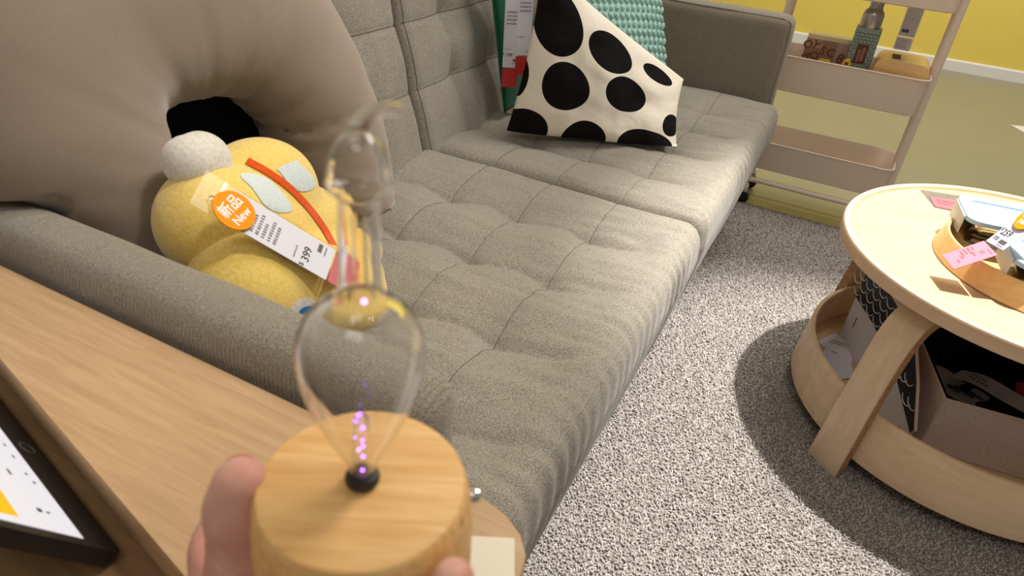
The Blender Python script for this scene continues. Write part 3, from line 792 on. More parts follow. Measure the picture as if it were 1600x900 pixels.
# ------------------------------------------------------------------ glass bulb lamp held in the hand
LB = Vector((-.118, .1413, .7924))
lampo = thing('glass_bulb_lamp', 'clear glass bulb with curved spout on a round wooden base held in the hand', 'lamp', LB - Vector((0, 0, .05)))
tl = Matrix.Translation(LB); rt = Vector((.886, .457, 0)).normalized()
gl = tl @ Matrix.Rotation(R(1.6), 4, Vector((-.457, .886, 0)).normalized())
part('base', lathe([(0, 0), (.0378, 0), (.0386, -.0004), (.0392, -.0012), (.0408, -.006), (.0420, -.013), (.0429, -.024), (.0434, -.046), (.0424, -.05), (0, -.05)], 96, tl), M['lamp_wood'], lampo, True, None, 30)
part('collar', lathe([(0, .0002), (.0052, .0002), (.0064, .0016), (.0066, .0035), (.0058, .0055), (.0042, .006), (0, .006)], 40, gl), M['rubber'], lampo)
out = [(.0046, .005), (.0052, .009), (.0066, .014), (.0098, .0215), (.0143, .032), (.0181, .043), (.0204, .053), (.0213, .061), (.0207, .068), (.0184, .0745), (.0148, .0792), (.0108, .0822), (.0083, .0845), (.0072, .088), (.0067, .094), (.0062, .110), (.0060, .1185), (.0068, .1205), (.0090, .1222), (.0096, .1238), (.0092, .1252), (.0087, .1275), (.0083, .1305), (.0075, .1338), (.0060, .1366), (.0038, .1386), (.0024, .1396)]
Q = catmull([(r, 0, z) for r, z in out], 4); pr = [(max(q[0], .0015), q[2]) for q in Q]
inn = [(max(r - (.0006 if z < .08 else .0004), .0008), z + (.0005 if z < .1 else 0) - (.0004 if z > .13 else 0)) for r, z in pr]
part('bulb', lathe(pr + inn[::-1], 72, gl, True), M['glass'], lampo, True, None, 80)
def rz(u, z): return tuple(gl @ (rt * u + Vector((0, 0, z))))
sp = catmull([rz(-.0005, .1365), rz(.0008, .1415), rz(.0036, .1448), rz(.0075, .1462), rz(.0118, .1462)], 6)
bm = tube(sp, np.linspace(.0029, .0017, len(sp)), 20, ref=(-.457, .886, 0), caps=False)
part('spout', bm, M['thin_glass'], lampo)
part('inner_tube', lathe([(.0046, .0855), (.0032, .0882), (.0024, .092), (.0022, .100), (.0022, .1135), (.0020, .1135), (.0020, .100), (.0022, .092), (.0029, .0880), (.0043, .0853)], 32, gl, True), M['amber_streak_glass'], lampo)
part('stem', lathe([(.0034, .006), (.0036, .016), (.0032, .026), (.0024, .033), (.0008, .0355), (.0006, .0350), (.0019, .0325), (.0027, .0258), (.0031, .016), (.0029, .006)], 32, gl, True), M['glass'], lampo)
def bead(name, u, z, r, mt, lab):
    bd = bmesh.new(); bmesh.ops.create_icosphere(bd, subdivisions=2, radius=r, matrix=Matrix.Translation(rz(u, z))); part(name, bd, mt, lampo, label=lab)
for u, z, r in ((.0004, .0285, .0005), (.0003, .0225, .0004), (.0004, .0195, .0005), (.0005, .0145, .0005), (.0001, .0075, .0006), (-.0013, .0342, .0004), (-.0004, .0352, .0004), (-.0021, .0315, .0004), (-.0025, .0235, .0003)): bead('light_bead', u, z, r, M['purple'], 'glowing violet bead')
for u, z, r in ((.0012, .0835, .0008), (-.0012, .0175, .0005)): bead('light_bead', u, z, r, M['pink_glow'], 'glowing pink bead')
kn = lathe([(0, 0), (.0022, 0), (.0030, .001), (.0030, .003), (.0022, .0045), (0, .005)], 24, frame(LB + rt * .0408 + Vector((-.0034, .0066, -.0125)), (-.457, .886, 0), (0, 0, 1)) @ Matrix.Rotation(0, 4, 'Z'))
part('knob', kn, M['chrome'], lampo)

# ------------------------------------------------------------------ the hand
per = thing('person', 'left hand gripping the round wooden lamp base from below, thumb up along its side', 'person', (-.15, .08, .70))
HAND = [
    round_tube([(-.146, .092, .710), (-.1555, .106, .726), (-.1592, .1140, .744), (-.1602, .1172, .761), (-.1600, .1182, .776), (-.1585, .1195, .788)], [.0190, .0172, .0152, .0139, .0137, .0108], 28, 6),
    round_tube([(-.135, .105, .717), (-.165, .113, .7185), (-.190, .122, .722), (-.193, .142, .728), (-.176, .156, .731)], [.014, .0125, .0105, .0095, .008], 20, 6),
    round_tube([(-.115, .135, .720), (-.118, .160, .7185), (-.120, .180, .724), (-.116, .192, .734), (-.114, .192, .745)], [.012, .0105, .0095, .0088, .0075], 20, 6),
    round_tube([(-.098, .125, .720), (-.088, .150, .7185), (-.096, .158, .7205), (-.098, .164, .7210)], [.0115, .010, .0092, .0078], 20, 6),
    round_tube([(-.100, .098, .716), (-.078, .104, .720), (-.0680, .104, .735), (-.0655, .119, .762), (-.0690, .1275, .7855)], [.0115, .0102, .0098, .0092, .0078], 20, 6),
    ellipsoid((-.125, .115, .719), (.040, .042, .0145)),
    ellipsoid((-.168, .098, .714), (.027, .024, .015)),
    round_tube([(-.130, .095, .712), (-.165, .035, .690), (-.215, -.06, .650), (-.265, -.20, .600), (-.29, -.27, .575)], [.026, .024, .027, .034, .036], 28, 6, flat=.8)]
hand = remeshed('hand_and_forearm', HAND, M['skin'], per, .0016, 7)
for v in hand.data.vertices:
    c = v.co + per.location
    if c.x < -.138 and c.y > .095 and c.z > .735:
        zz = c.z + .004 * math.sin((c.x + c.y) * 120)
        d = sum(a * math.exp(-((zz - z0) / .0011) ** 2) for z0, a in ((.7575, .0011), (.7615, .0008), (.7655, .0005), (.748, .0006), (.7525, .0005)))
        v.co -= v.normal * d
hand.data.update()
def nail(c, xd, nd, w_, l_):
    mm = frame(Vector(c), xd, Vector(nd).cross(Vector(xd)))
    bm = bmesh.new(); bmesh.ops.create_uvsphere(bm, u_segments=20, v_segments=10, radius=1)
    bm.transform(mm @ Matrix.Diagonal((l_, w_, .0012, 1))); part('nail', bm, M['nail'], per)
nail((-.1672, .1272, .7860), (.16, .05, 1), (-.75, .62, .2), .0064, .0075)

# ------------------------------------------------------------------ round coffee table
TC = Vector((.426, 1.470, 0))
table = thing('coffee_table', 'round birch coffee table with bent plywood legs and a storage ring standing on the rug', 'table', TC)
tT = Matrix.Translation(TC)
part('tabletop', lathe([(0, .392), (.350, .392), (.3575, .396), (.359, .402), (.359, .418), (.3565, .4225), (.350, .4225), (.3465, .420), (.344, .4145), (0, .4145)], 128, tT), M['birch'], table, True, None, 30)
part('rim', lathe([(.3455, .4195), (.3478, .4226), (.3566, .4228), (.3592, .4185), (.3592, .402), (.3575, .396), (.350, .3915), (.349, .41)], 128, tT, True), M['rim_wood'], table, True, None, 40)
part('shelf', lathe([(0, .056), (.342, .056), (.342, .070), (0, .070)], 96, tT), M['birch'], table, True, None, 30)
part('storage_ring', lathe([(.3435, .052), (.352, .052), (.3535, .054), (.3425, .163), (.3405, .165), (.3345, .165), (.333, .163), (.3430, .070)], 128, tT, True), M['birch_ring'], table, True, None, 30)
def leg(az):
    prof = catmull([(.384, 0, .0125), (.3755, 0, .08), (.3645, 0, .17), (.352, 0, .26), (.338, 0, .325), (.315, 0, .362), (.280, 0, .3785), (.22, 0, .3815), (.12, 0, .3815)], 6)
    bm = bmesh.new(); w2 = .034; th = .021; L = []; 
    for i, p in enumerate(prof):
        t = prof[min(i + 1, len(prof) - 1)] - prof[max(i - 1, 0)]; t /= np.linalg.norm(t); nrm = np.array([-t[2], 0, t[0]])
        hw = w2 * (1.0 + .10 * (1 - min(1, p[2] / .2)))
        a = p - nrm * 0; b_ = p + nrm * th * (-1 if nrm[0] > 0 else 1)
        if i == 0: b_[2] = .0125
        L.append([bm.verts.new((a[0], -hw, a[2])), bm.verts.new((a[0], hw, a[2])), bm.verts.new((b_[0], hw, max(b_[2], .0125))), bm.verts.new((b_[0], -hw, max(b_[2], .0125)))])
    for p, q in zip(L, L[1:]):
        for k in range(4):
            f = bm.faces.new((p[k], p[(k + 1) % 4], q[(k + 1) % 4], q[k])); f.material_index = 1 if k in (1, 3) else 0
    bm.faces.new(L[0]); bm.faces.new(L[-1])
    bmesh.ops.recalc_face_normals(bm, faces=bm.faces)
    bmesh.ops.bevel(bm, geom=[e for e in bm.edges if len(e.link_faces) == 2 and e.calc_face_angle() > 1.0], offset=.0015, segments=2, affect='EDGES')
    bm.transform(tT @ Matrix.Rotation(R(az), 4, 'Z'))
    part('leg', bm, [M['birch_z'], M['ply']], table, True, None, 30)
for az in (230, 140, 50, 320): leg(az)

# things stored on the ring shelf
SA = np.array([.20, 1.50]); SE = np.array([.371, -.928])
sl = frame((SA[0], SA[1], 0), (SE[0], SE[1], 0), (0, 0, 1))     # x along the sleeve, y up, z towards the sofa
carton = thing('patterned_carton', 'white and tan carton sleeve with black scalloped band standing under the tabletop', 'carton', (.25, 1.40, .07))
part('board', prism([(-.10, .0705), (.268, .0705), (.285, .118), (.292, .130), (.235, .20), (.19, .238), (.155, .285), (-.10, .285)], -.006, -.0004, sl), M['box_felt'], carton, False)
part('white_panel', prism([(-.10, .0710), (.267, .0710), (.284, .118), (.199, .15), (.14, .172), (.006, .182), (-.10, .180)], 0, .0006, sl), M['white_paper'], carton, False, 'plain white lower panel')
part('scallop_band', prism([(-.10, .180), (.006, .182), (.14, .172), (.199, .15), (.284, .118), (.290, .130), (.233, .20), (.19, .236), (.14, .262), (.0, .270), (-.10, .262)], 0, .0006, sl), M['ink'], carton, False, 'black band with cream scallop lines')
bmw = bmesh.new()
for i in range(-3, 8):
    for j in range(5):
        s0 = i * .042 + (.021 if j % 2 else 0); z0 = .262 - j * .0205 - max(0, s0 - .10) * .62
        if s0 > .262 or z0 < .126 or (s0 < .15 and z0 < .192): continue
        if s0 > .15 and z0 < .18 - (s0 - .15) * .42: continue
        pts = [(s0 + .019 * math.cos(a), z0 - .016 * math.sin(a), .0009) for a in np.linspace(.25, PI - .25, 9)]
        add_tube(bmw, pts, .0011, 5)
bmw.transform(sl); part('scallop_lines', bmw, M['white_paper'], carton, False)
bars('print', [(.252, .083, .254, .103), (.259, .083, .261, .103), (.246, .083, .248, .1), (-.06, .12, -.056, .15)], sl, M['ink'], carton, .0007)

sbox = thing('storage_box', 'beige fabric storage box with black lining holding papers inside the table ring', 'box', (.45, 1.40, .07))
def wall(name, q, mt, th, lab=None):
    """thick cloth-covered panel from four corners"""
    bm = bmesh.new(); vs = [bm.verts.new(p) for p in q]; f = bm.faces.new(vs); bm.normal_update(); n_ = f.normal.copy()
    r = bmesh.ops.extrude_face_region(bm, geom=[f]); 
    for v in r['geom']:
        if isinstance(v, bmesh.types.BMVert): v.co += n_ * th
    bmesh.ops.bevel(bm, geom=bm.edges[:], offset=min(.0018, abs(th) * .35), segments=2, affect='EDGES')
    part(name, bm, mt, sbox, True, lab, 40)
FL, FR, BR, BL = (.336, 1.262), (.600, 1.290), (.585, 1.62), (.232, 1.525)
def up_(p, z): return (p[0], p[1], z)
ML = (.268, 1.432)
wall('front_panel', [up_(FL, .0705), up_(FR, .0705), up_(FR, .200), up_(FL, .200)], M['box_felt'], -.004)
wall('side_panel', [up_(ML, .0705), up_(FL, .0705), up_(FL, .200), up_(ML, .240)], M['box_felt'], -.004)
wall('side_panel', [up_(BL, .0705), up_((ML[0] - .0005, ML[1] + .001), .0705), up_((ML[0] - .0005, ML[1] + .001), .240), up_(BL, .262)], M['box_felt'], -.004)
wall('back_panel', [up_(BR, .0705), up_(BL, .0705), up_(BL, .262), up_(BR, .262)], M['box_felt'], -.004)
wall('side_panel', [up_(FR, .0705), up_(BR, .0705), up_(BR, .262), up_(FR, .20)], M['box_felt'], -.004)
inn_ = [(.344, 1.272), (.594, 1.298), (.578, 1.610), (.243, 1.519)]; MI = (.277, 1.436)
wall('lining', [up_(inn_[2], .0765), up_(inn_[3], .0765), up_(inn_[3], .257), up_(inn_[2], .257)], M['black_cloth'], .002, 'black inner lining')
wall('lining', [up_(inn_[0], .0765), up_(MI, .0765), up_(MI, .234), up_(inn_[0], .196)], M['black_cloth'], .002, 'black inner lining')
wall('lining', [up_(inn_[1], .0765), up_(inn_[0], .0765), up_(inn_[0], .196), up_(inn_[1], .196)], M['black_cloth'], .002, 'black inner lining')
wall('bottom', [up_(inn_[0], .0750), up_(inn_[1], .0750), up_(inn_[2], .0750), up_(inn_[3], .0750)], M['black_cloth'], .0012, 'black inner lining')
hp = catmull([(.245, 1.478, .238), (.247, 1.462, .262), (.262, 1.445, .268), (.276, 1.432, .250), (.285, 1.422, .222)], 5)
part('strap_handle', tube(hp, .007, 10, flat=.5), M['black_cloth'], sbox, label='black cloth strap handle')

def curled(name, label, cat, o, x, y, L, W, mt, curl, root=None):
    mm = frame(o, x, y); bm = bmesh.new(); n = 14; rows = []
    for i in range(n + 1):
        t = i / n; rows.append([bm.verts.new((t * L, -W / 2 + k * W / 3, curl * math.sin(t * PI) + .004 * math.sin(t * 9))) for k in range(4)])
    for a, b_ in zip(rows, rows[1:]):
        for k in range(3): bm.faces.new((a[k], b_[k], b_[k + 1], a[k + 1]))
    bmesh.ops.solidify(bm, geom=bm.faces[:], thickness=.0005)
    bm.transform(mm); t_ = thing(name, label, cat, o); part('sheet', bm, mt, t_, True); return t_, mm
t1, mm1 = curled('price_slip', 'long white price slip curling over the edge inside the beige storage box', 'price slip', (.385, 1.470, .135), (.16, -.10, .010), (.10, .16, 0), .20, .055, M['grey_paper'], .018)
dashes('print', [(.03, -.018, .04, .008), (.03, -.002, .03, .006), (.085, -.02, .02, .003)], T2(mm1, 0, 0, .019), M['ink'], t1, .0)
bars('print', [(.12 + k * .008, -.020, .124 + k * .008, .018) for k in range(6)], T2(mm1, 0, 0, .013), M['ink_grey'], t1, .0)
t2, mm2 = curled('leaflet', 'white leaflet with black blots lying at the left inside the storage box', 'leaflet', (.335, 1.475, .118), (.12, -.055, -.012), (.05, .12, 0), .13, .075, M['white_paper'], .006)
bars('blots', [(.05, -.02, .075, -.012), (.06, -.008, .10, .0), (.085, .004, .115, .010)], T2(mm2, 0, 0, .0095), M['ink'], t2, .0)
t3, mm3 = curled('red_card', 'dark red card standing in the storage box near its right side', 'card', (.500, 1.470, .128), (.07, .02, .0), (-.012, .04, .05), .07, .06, M['red_paper'], .002)
sb2 = thing('packed_cloth', 'dark folded cloth filling the bottom of the beige storage box', 'cloth', (.44, 1.44, .077))
finish('folds', dense_box((.35, 1.32, .0785), (.57, 1.54, .112), .014, .012, lambda P, Nn: P + np.c_[P[:, 0] * 0, P[:, 0] * 0, vnoise(P, 18, .006) * (P[:, 2] > .1)]), M['black_cloth'], sb2)
lf = thing('folded_leaflet', 'white folded leaflet lying on the table ring shelf behind the front left leg', 'leaflet', (.16, 1.50, .071))
part('page', prism([(.115, 1.525), (.150, 1.590), (.205, 1.555), (.195, 1.475)], .0705, .0715), M['white_paper'], lf, False)
part('page', prism([(.125, 1.46), (.140, 1.52), (.197, 1.472), (.205, 1.43), (.165, 1.385)], .0718, .0728), M['grey_paper'], lf, False)
bars('print', [(.14, 1.54, .18, 1.542), (.145, 1.55, .18, 1.552), (.15, 1.5, .165, 1.503)], Matrix.Identity(4), M['ink_grey'], lf, .0730)

# ------------------------------------------------------------------ tray and food boxes on the table
tray = thing('bamboo_tray', 'bamboo bowl shaped tray holding glass food boxes on the round coffee table', 'tray', (.434, 1.44, .4145))
def loft(c0, r0, c1, r1, n=96):
    rings = []; bm = bmesh.new()
    spec = [((c0, r0 - .004), .4150), ((c0, r0), .4165), ((c1, r1), .455), ((c1, r1 - .0015), .4575), ((c1, r1 - .005), .4575), ((c1, r1 - .0065), .4555), ((c0, r0 - .010), .423), ((c0, r0 - .03), .4215)]
    for (c, r), z in spec: rings.append([bm.verts.new((c[0] + r * math.cos(2 * PI * i / n), c[1] + r * math.sin(2 * PI * i / n), z)) for i in range(n)])
    for a, b_ in zip(rings, rings[1:]):
        for i in range(n): bm.faces.new((a[i], a[(i + 1) % n], b_[(i + 1) % n], b_[i]))
    bm.faces.new(rings[0]); bm.faces.new(rings[-1])
    return bm
part('bowl', loft((.434, 1.440), .199, (.417, 1.437), .172), M['bamboo'], tray, True, None, 35)

def food_box(o, ang, label):
    root = thing('glass_food_box', label, 'food container', o, 'glass food boxes on the tray')
    mm = Matrix.Translation(o) @ Matrix.Rotation(R(ang), 4, 'Z')
    W, D, H = .17, .125, .046
    bm = bmesh.new()
    def ring(inset, z, r): return [bm.verts.new((x, y, z)) for x, y in rrect(inset, inset, W - inset, D - inset, r, 6)]
    rg = [ring(.018, 0, .018), ring(.012, .003, .022), ring(.004, H, .024), ring(.0075, H, .021), ring(.0155, .006, .019), ring(.020, .004, .016)]
    n = len(rg[0])
    for a, b_ in zip(rg, rg[1:]):
        for i in range(n): bm.faces.new((a[i], a[(i + 1) % n], b_[(i + 1) % n], b_[i]))
    bm.faces.new(rg[0]); bm.faces.new(rg[-1]); bm.transform(mm)
    part('glass_body', bm, M['glass_box'], root, True, None, 60)
    part('lid_plate', prism(rrect(.014, .014, W - .014, D - .014, .016), H + .0035, H + .006, mm, .0006), M['lid_clear'], root, True, 'cloudy see-through lid middle', 35)
    def band(i0, i1, z0, z1, r0, r1):
        bm = bmesh.new(); A = rrect(i0, i0, W - i0, D - i0, r0); B = rrect(i1, i1, W - i1, D - i1, r1)
        v = [[bm.verts.new((x, y, z)) for x, y in P] for P, z in ((A, z0), (A, z1), (B, z1), (B, z0))]; n = len(A)
        for a, b_ in zip(v, v[1:] + v[:1]):
            for i in range(n): bm.faces.new((a[i], a[(i + 1) % n], b_[(i + 1) % n], b_[i]))
        bmesh.ops.bevel(bm, geom=[e for e in bm.edges if e.calc_face_angle(0) > 1], offset=.001, segments=2, affect='EDGES')
        bm.transform(mm); return bm
    lid = part('lid_rim', band(-.003, .016, H + .0005, H + .0085, .026, .018), M['lid_blue'], root, True, 'pale blue lid rim', 35)
    part('lid_ridge', band(.020, .0235, H + .006, H + .0072, .014, .012), M['lid_blue'], root, True, None, 35)
    for x0, y0, x1, y1 in ((-.0065, .02, -.0035, D - .02), (W + .0035, .02, W + .0065, D - .02)):
        part('clip', prism(rrect(x0, y0, x1, y1, .0012), H - .028, H + .006, mm, .0006), M['frost'], root, True, 'translucent side clip', 35)
    part('clip', prism(rrect(.03, D + .0035, W - .03, D + .0065, .0012), H - .022, H + .006, mm, .0006), M['frost'], root, True, 'translucent side clip', 35)
    return root
food_box((.272, 1.418, .4345), 7, 'glass food box with pale blue lid at the far left of the bamboo tray')
food_box((.338, 1.272, .4345), 5, 'glass food box with pale blue lid at the front right of the bamboo tray')

tg = thing('tray_price_tag', 'white and pink price tag with orange round badge lying across the bamboo tray', 'price tag', (.30, 1.32, .47))
tm = frame((.2985, 1.302, .494), (.020, -.050, .010), (.027, .036, .049))
ts = frame((.2985, 1.302, .494), (.020, -.055, .0), (.0435, .029, .034))
sheet('sheet', (-.026, .003), (.026, .095), M['grey_paper'], tm, tg)
sheet('stub', (-.025, -.070), (.025, -.004), M['pink_paper'], ts, tg, label='pink lower stub')
sheet('sleeve', (-.0275, -.001), (.0275, .10), M['soft_clear'], tm, tg, .0004, -.0012)
sheet('sleeve', (-.0275, -.0725), (.0275, -.001), M['soft_clear'], ts, tg, .0004, -.0012)
lettering('259', .017, T2(tm, -.006, .030, .0007), M['ink'], tg); lettering('$', .009, T2(tm, -.0225, .034, .0007), M['ink'], tg)
bars('price_block', [(-.002, .010, .016, .0175)], tm, M['ink_grey'], tg, .0007)
dashes('print', [(-.022, .012, .015, .003), (-.022, .016, .015, .003), (.0, .0055, .016, .002)], tm, M['ink'], tg, .0007)
bars('outlined_box', [(.0, -.022, .010, -.0212), (.0, -.0162, .010, -.0154), (.0, -.022, .0008, -.0154), (.0092, -.022, .010, -.0154), (.002, -.0195, .008, -.018)], ts, M['ink_grey'], tg, .0007)
dashes('print', [(-.020, -.028, .012, .003), (-.020, -.034, .02, .003), (-.020, -.040, .018, .003), (-.020, -.046, .022, .003), (-.004, -.032, .012, .0034), (-.006, -.05, .012, .003), (.004, -.058, .010, .003), (.002, -.010, .018, .0022)], ts, M['ink_grey'], tg, .0007)
disc_badge(tg, tm, .004, .068, .0245, 6, .0025)

tg = thing('flat_price_tag', 'clear sleeved red price tag lying flat at the far edge of the coffee table', 'price tag', (.25, 1.69, .4145))
fm = frame((.212, 1.742, .4150), (.995, .10, 0), (-.1, .995, 0))
part('stub', prism([(.022, -.095), (.016, -.040), (.085, -.026), (.085, -.092)], 0, .0006, fm), M['rose_paper'], tg, False, 'red stub')
part('sleeve', prism([(-.002, -.002), (.020, -.10), (.100, -.10), (.095, .012)], -.0004, 0, fm), M['soft_clear'], tg, False)
dashes('print', [(.03, -.055, .04, .006), (.03, -.07, .035, .005)], fm, M['red_paper'], tg, .0007)

# ------------------------------------------------------------------ trolley beyond the sofa
cart = thing('trolley', 'beige three tier metal trolley on casters beyond the far sofa arm', 'trolley', (-.02, 2.445, 0))
CX0, CX1, CY0, CY1 = -.235, .200, 2.340, 2.550
def perforated():
    M_ = mat('perforated_beige_steel', srgb(228, 211, 194), .45); t, n, l, b = nt(M_)
    tc = N(t, 'ShaderNodeTexCoord'); v = N(t, 'ShaderNodeTexVoronoi'); v.feature = 'F1'; v.inputs['Randomness'].default_value = 0; v.inputs['Scale'].default_value = 140
    l.new(tc.outputs['Object'], v.inputs['Vector'])
    r = N(t, 'ShaderNodeValToRGB'); r.color_ramp.elements[0].position = .28; r.color_ramp.elements[1].position = .32
    r.color_ramp.elements[0].color = (.01, .009, .008, 1); r.color_ramp.elements[1].color = (*srgb(228, 211, 194), 1)
    l.new(v.outputs['Distance'], r.inputs[0]); l.new(r.outputs[0], b.inputs['Base Color']); return M_
M['perf'] = perforated()
def basket(z0, z1):
    bm = bmesh.new(); r = .035
    def ring(i, z, rr): return [bm.verts.new((x, y, z)) for x, y in rrect(CX0 + i, CY0 + i, CX1 - i, CY1 - i, rr, 8)]
    rg = [ring(.012, z0, r - .012), ring(.007, z0 + .003, r - .007), ring(.001, z1 - .004, r), ring(-.0022, z1 - .003, r + .002), ring(-.0028, z1, r + .003), ring(.0, z1 + .0016, r), ring(.0025, z1 - .002, r - .002), ring(.0085, z0 + .0045, r - .008), ring(.014, z0 + .0025, r - .014)]
    n = len(rg[0])
    for a, b_ in zip(rg, rg[1:]):
        for i in range(n): bm.faces.new((a[i], a[(i + 1) % n], b_[(i + 1) % n], b_[i]))
    bm.faces.new(rg[0]); 
    bk = part('basket', bm, M['cart'], cart, True, None, 40)
    part('mesh_floor', prism(rrect(CX0 + .0145, CY0 + .0145, CX1 - .0145, CY1 - .0145, .02), z0 + .0005, z0 + .0028), M['perf'], bk, False)
for z0, z1 in ((.150, .247), (.415, .525), (.708, .80)): basket(z0, z1)
for x in (CX0 - .012, CX1 + .008):
    part('post', tube([(x, 2.445, .075), (x, 2.445, .82)], .0155, 20), M['cart'], cart, True, None, 40)
    part('foot_bar', tube([(x, CY0 + .01, .075), (x, CY1 - .01, .075)], .010, 16), M['cart'], cart, True, None, 40)
for y in (CY0 + .01, CY1 - .01):
    part('cross_bar', round_tube([(CX0 - .0085, y, .085), (CX0 + .02, y, .106), (-.02, y, .108), (CX1 - .02, y, .106), (CX1 + .0085, y, .085)], [.0088] * 5, 16, 5), M['cart'], cart)
for x in (CX0 + .010, CX1 + .0085):
    for y in (CY0 + .042, CY1 - .01):
        part('caster_fork', box((x - .016, y - .010, .040), (x + .016, y + .010, .078), .005), M['chrome'], cart, True, 'chrome caster fork')
        part('caster_wheel', lathe([(0, -.011), (.022, -.011), (.026, -.007), (.026, .007), (.022, .011), (0, .011)], 28, Matrix.Translation((x, y, .027)) @ Matrix.Rotation(PI / 2, 4, 'X')), M['rubber'], cart, True, 'black caster wheel')

# tissue box, bottle box, cutter set, tag
tis = thing('bamboo_dispenser', 'domed bamboo dispenser box with dark slot in the middle tier of the trolley', 'box', (.115, 2.43, .418))
prof = [(-.075, 0), (.075, 0), (.0755, .090)] + [(.0755 - .026 * (1 - math.cos(a)), .115 + .026 * math.sin(a)) for a in np.linspace(0, PI / 2, 8)] + [(-.0755 + .026 * (1 - math.cos(a)), .115 + .026 * math.sin(a)) for a in np.linspace(PI / 2, 0, 8)] + [(-.0755, .090)]
dm = Matrix(((1, 0, 0, .117), (0, 0, 1, 2.37), (0, 1, 0, .4185), (0, 0, 0, 1)))
part('shell', prism(prof, 0, .152, dm, .002), M['bamboo'], tis, True, None, 30)
part('slot', prism(rrect(-.012, -.036, .012, .036, .004), .0, .0006, Matrix.Translation((.094, 2.435, .5594))), M['ink'], tis, False, 'dark slot')

bb = thing('bottle_box', 'dark green scale patterned packaging box with steel bottle top standing in the trolley', 'package', (-.006, 2.43, .418))
gm = mat('green_card', srgb(132, 150, 138), .5)
bmx = frame((-.040, 2.402, .4185), (1, 0, 0), (.0, 0, 1))
part('carton', box((-.040, 2.402, .4185), (.030, 2.462, .628), .001), gm, bb, True, None, 30)
bmw = bmesh.new()
for j in range(13):
    for i in range(6):
        u = .006 + i * .0116 + (.0058 if j % 2 else 0); v = .088 + j * .0092
        if u > .066 or (.014 < u < .056 and .105 < v < .168): continue
        add_tube(bmw, [(u + .0052 * math.cos(a), v - .0050 * math.sin(a), .0004) for a in np.linspace(.1, PI - .1, 7)], .0007, 4)
bmw.transform(bmx); part('scale_pattern', bmw, mat('dark_green_print', srgb(62, 80, 72), .5), bb, False)
part('window', prism(rrect(.019, .108, .052, .164, .002), .0003, .001, bmx), mat('brown_photo', srgb(88, 48, 40), .3), bb, False, 'small brown picture window')
bars('picture', [(.026, .112, .034, .15), (.036, .116, .045, .156)], bmx, mat('brown_photo_light', srgb(150, 96, 76), .4), bb, .0011)
lettering('KAMPDISP', .0118, T2(bmx, .035, .072, .0005), M['ink'], bb)
dashes('print', [(.010, .054, .04, .005), (.010, .046, .044, .004), (.010, .038, .036, .004), (.010, .030, .04, .004), (.010, .022, .03, .004)], bmx, M['ink'], bb, .0004)
part('bottle', lathe([(0, .628), (.0295, .628), (.0300, .632), (.0300, .664), (.027, .673), (.021, .680), (.0195, .684), (.0195, .702), (.0, .702)], 40, Matrix.Translation((-.006, 2.432, 0))), M['steel'], bb, True, 'brushed steel bottle top', 30)
part('side_panel', box((.0305, 2.404, .4185), (.0312, 2.459, .626), 0), M['ink'], bb, False, 'black side of the box')

ck = thing('cutter_box', 'brown picture box of biscuit letters standing at the left of the trolley middle tier', 'package', (-.105, 2.47, .418))
cm = frame((-.170, 2.455, .4395), (1, 0, 0), (0, 0, 1))
part('carton', box((-.170, 2.455, .4185), (-.041, 2.505, .578), .001), mat('brown_card', srgb(150, 114, 92), .55), ck, True, None, 30)
part('lid_band', box((-.170, 2.4544, .566), (-.041, 2.5056, .5788), .0006), mat('cream_card', srgb(226, 208, 160), .5), ck, True, 'cream top band', 30)
bars('light_panels', [(.094, .03, .128, .13), (.002, .100, .05, .130)], cm, mat('pale_brown_print', srgb(176, 146, 128), .55), ck, .0002)
bm_ = mat('biscuit_print', srgb(116, 70, 46), .55)
for ch, x, y, s_, r_ in (('O', .008, .106, .034, 20), ('Y', .030, .108, .034, -25), ('S', .056, .094, .036, -10), ('C', .080, .092, .036, -12), ('A', .014, .072, .034, -40), ('Q', .036, .076, .032, 10), ('N', .080, .048, .040, -6), ('I', .064, .045, .034, 8), ('8', .112, .080, .04, -12), ('X', .108, .045, .036, 30)):
    lettering(ch, s_, T2(cm, x, y, .0004) @ Matrix.Rotation(R(r_), 4, 'Z'), bm_, ck, 'biscuit_letter')
bars('name_panel', [(.004, .022, .056, .058)], cm, mat('mauve_print', srgb(172, 156, 152), .55), ck, .0005)
lettering('KAMPDISP', .0098, T2(cm, .028, .048, .0007), M['ink'], ck); dashes('print', [(.006, .036, .02, .004)], cm, M['ink'], ck, .0007)
ycut = mat('yellow_plastic', srgb(240, 196, 40), .35)
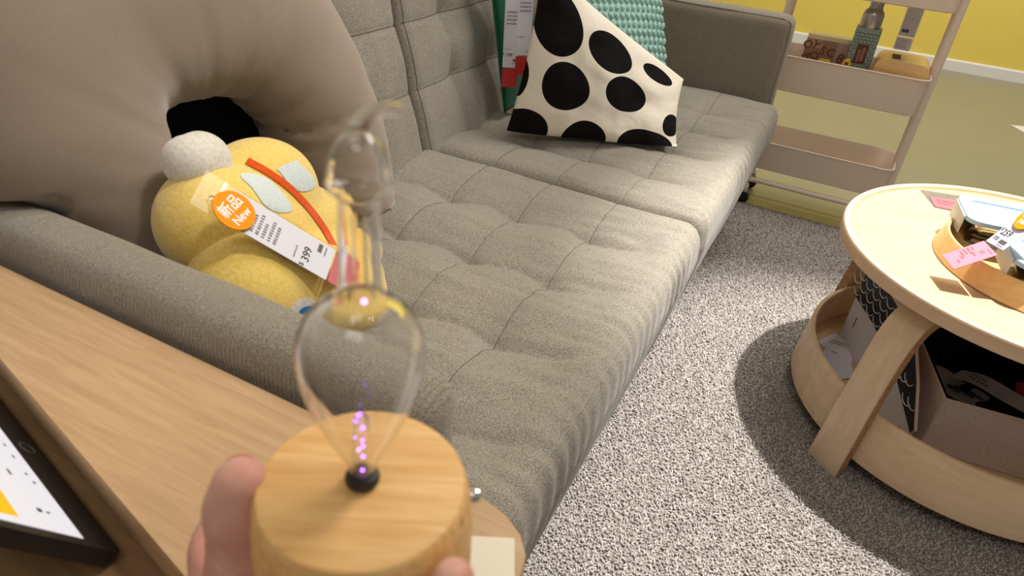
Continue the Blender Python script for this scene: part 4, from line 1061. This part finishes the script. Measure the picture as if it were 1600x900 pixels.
def cutter(o, kind, label):
    c = thing('cookie_cutter', label, 'cookie cutter', o, 'yellow cookie cutters')
    mm = Matrix.Translation(o) @ Matrix.Rotation(R(78), 4, 'X')
    if kind == 'loop':
        bm = bmesh.new(); A = rrect(-.016, 0, .016, .105, .005); B = rrect(-.010, .006, .010, .099, .003)
        v = [[bm.verts.new((x, y, z)) for x, y in P] for P, z in ((A, 0), (A, .008), (B, .008), (B, 0))]; n = len(A)
        for a, b_ in zip(v, v[1:] + v[:1]):
            for i in range(n): bm.faces.new((a[i], a[(i + 1) % n], b_[(i + 1) % n], b_[i]))
        bm.transform(mm); part('frame', bm, ycut, c, True, None, 30)
        part('dark_bar', prism([(-.0085, .09), (.0085, .09), (.0085, .097), (-.0085, .097)], .002, .006, mm), M['ink'], c, False)
    else:
        out_ = [((.024 + .005 * math.cos(6 * a)) * math.cos(a), .072 + (.028 + .004 * math.cos(5 * a)) * math.sin(a)) for a in np.linspace(0, 2 * PI, 48, endpoint=False)]
        part('plate', prism(out_, 0, .006, mm, .001), ycut, c, True, None, 30)
        h = [(x * .45 + .002, (y - .072) * .55 + .104) for x, y in out_]
        part('grip', prism(h, .001, .011, mm, .001), ycut, c, True, None, 30)
        part('hole', prism(rrect(-.004, .099, .007, .109, .002), .0111, .0113, mm), mat('cutter_hole', srgb(120, 70, 20), .6), c, False)
        part('stand', prism([(-.015, 0), (.015, 0), (.012, .06), (-.012, .06)], .001, .005, mm, .0005), ycut, c, True, None, 30)
cutter((-.098, 2.385, .4185), 'loop', 'yellow plastic loop shaped cutter in front of the brown biscuit box')
cutter((-.036, 2.378, .4185), 'crown', 'yellow scalloped cookie cutter in front of the dark green box')
for k, (x, y, c_) in enumerate(((-.075, 2.40, 'white'), (-.058, 2.395, 'cream'))):
    pass

ht = thing('hanging_price_tag', 'white price tag in clear sleeve standing upright on the bamboo dispenser in the trolley', 'price tag', (.095, 2.49, .56))
hm = frame((.1005, 2.490, .5605), (1, 0, 0), (.0, .03, 1))
sheet('sheet', (-.0225, .050), (.0225, .158), M['grey_paper'], hm, ht)
sheet('stub', (-.0225, .010), (.0225, .046), M['grey_paper'], hm, ht, label='lower printed stub')
sheet('sleeve', (-.026, .0), (.026, .16), M['plastic_clear'], hm, ht, .0004, -.0008)
dashes('print', [(-.018, .150, .034, .004), (-.018, .143, .03, .004), (-.018, .037, .034, .003), (-.018, .030, .03, .003), (-.018, .023, .026, .003), (-.018, .017, .03, .003), (.008, .054, .012, .003), (.0, .10, .006, .002)], hm, M['ink_grey'], ht, .0007)
bars('price', [(-.016, .060, -.011, .070), (-.009, .060, -.005, .070), (-.003, .060, .002, .070), (-.014, .0635, .002, .0655)], hm, mat('blue_black_ink', srgb(40, 40, 90), .6), ht, .0007)
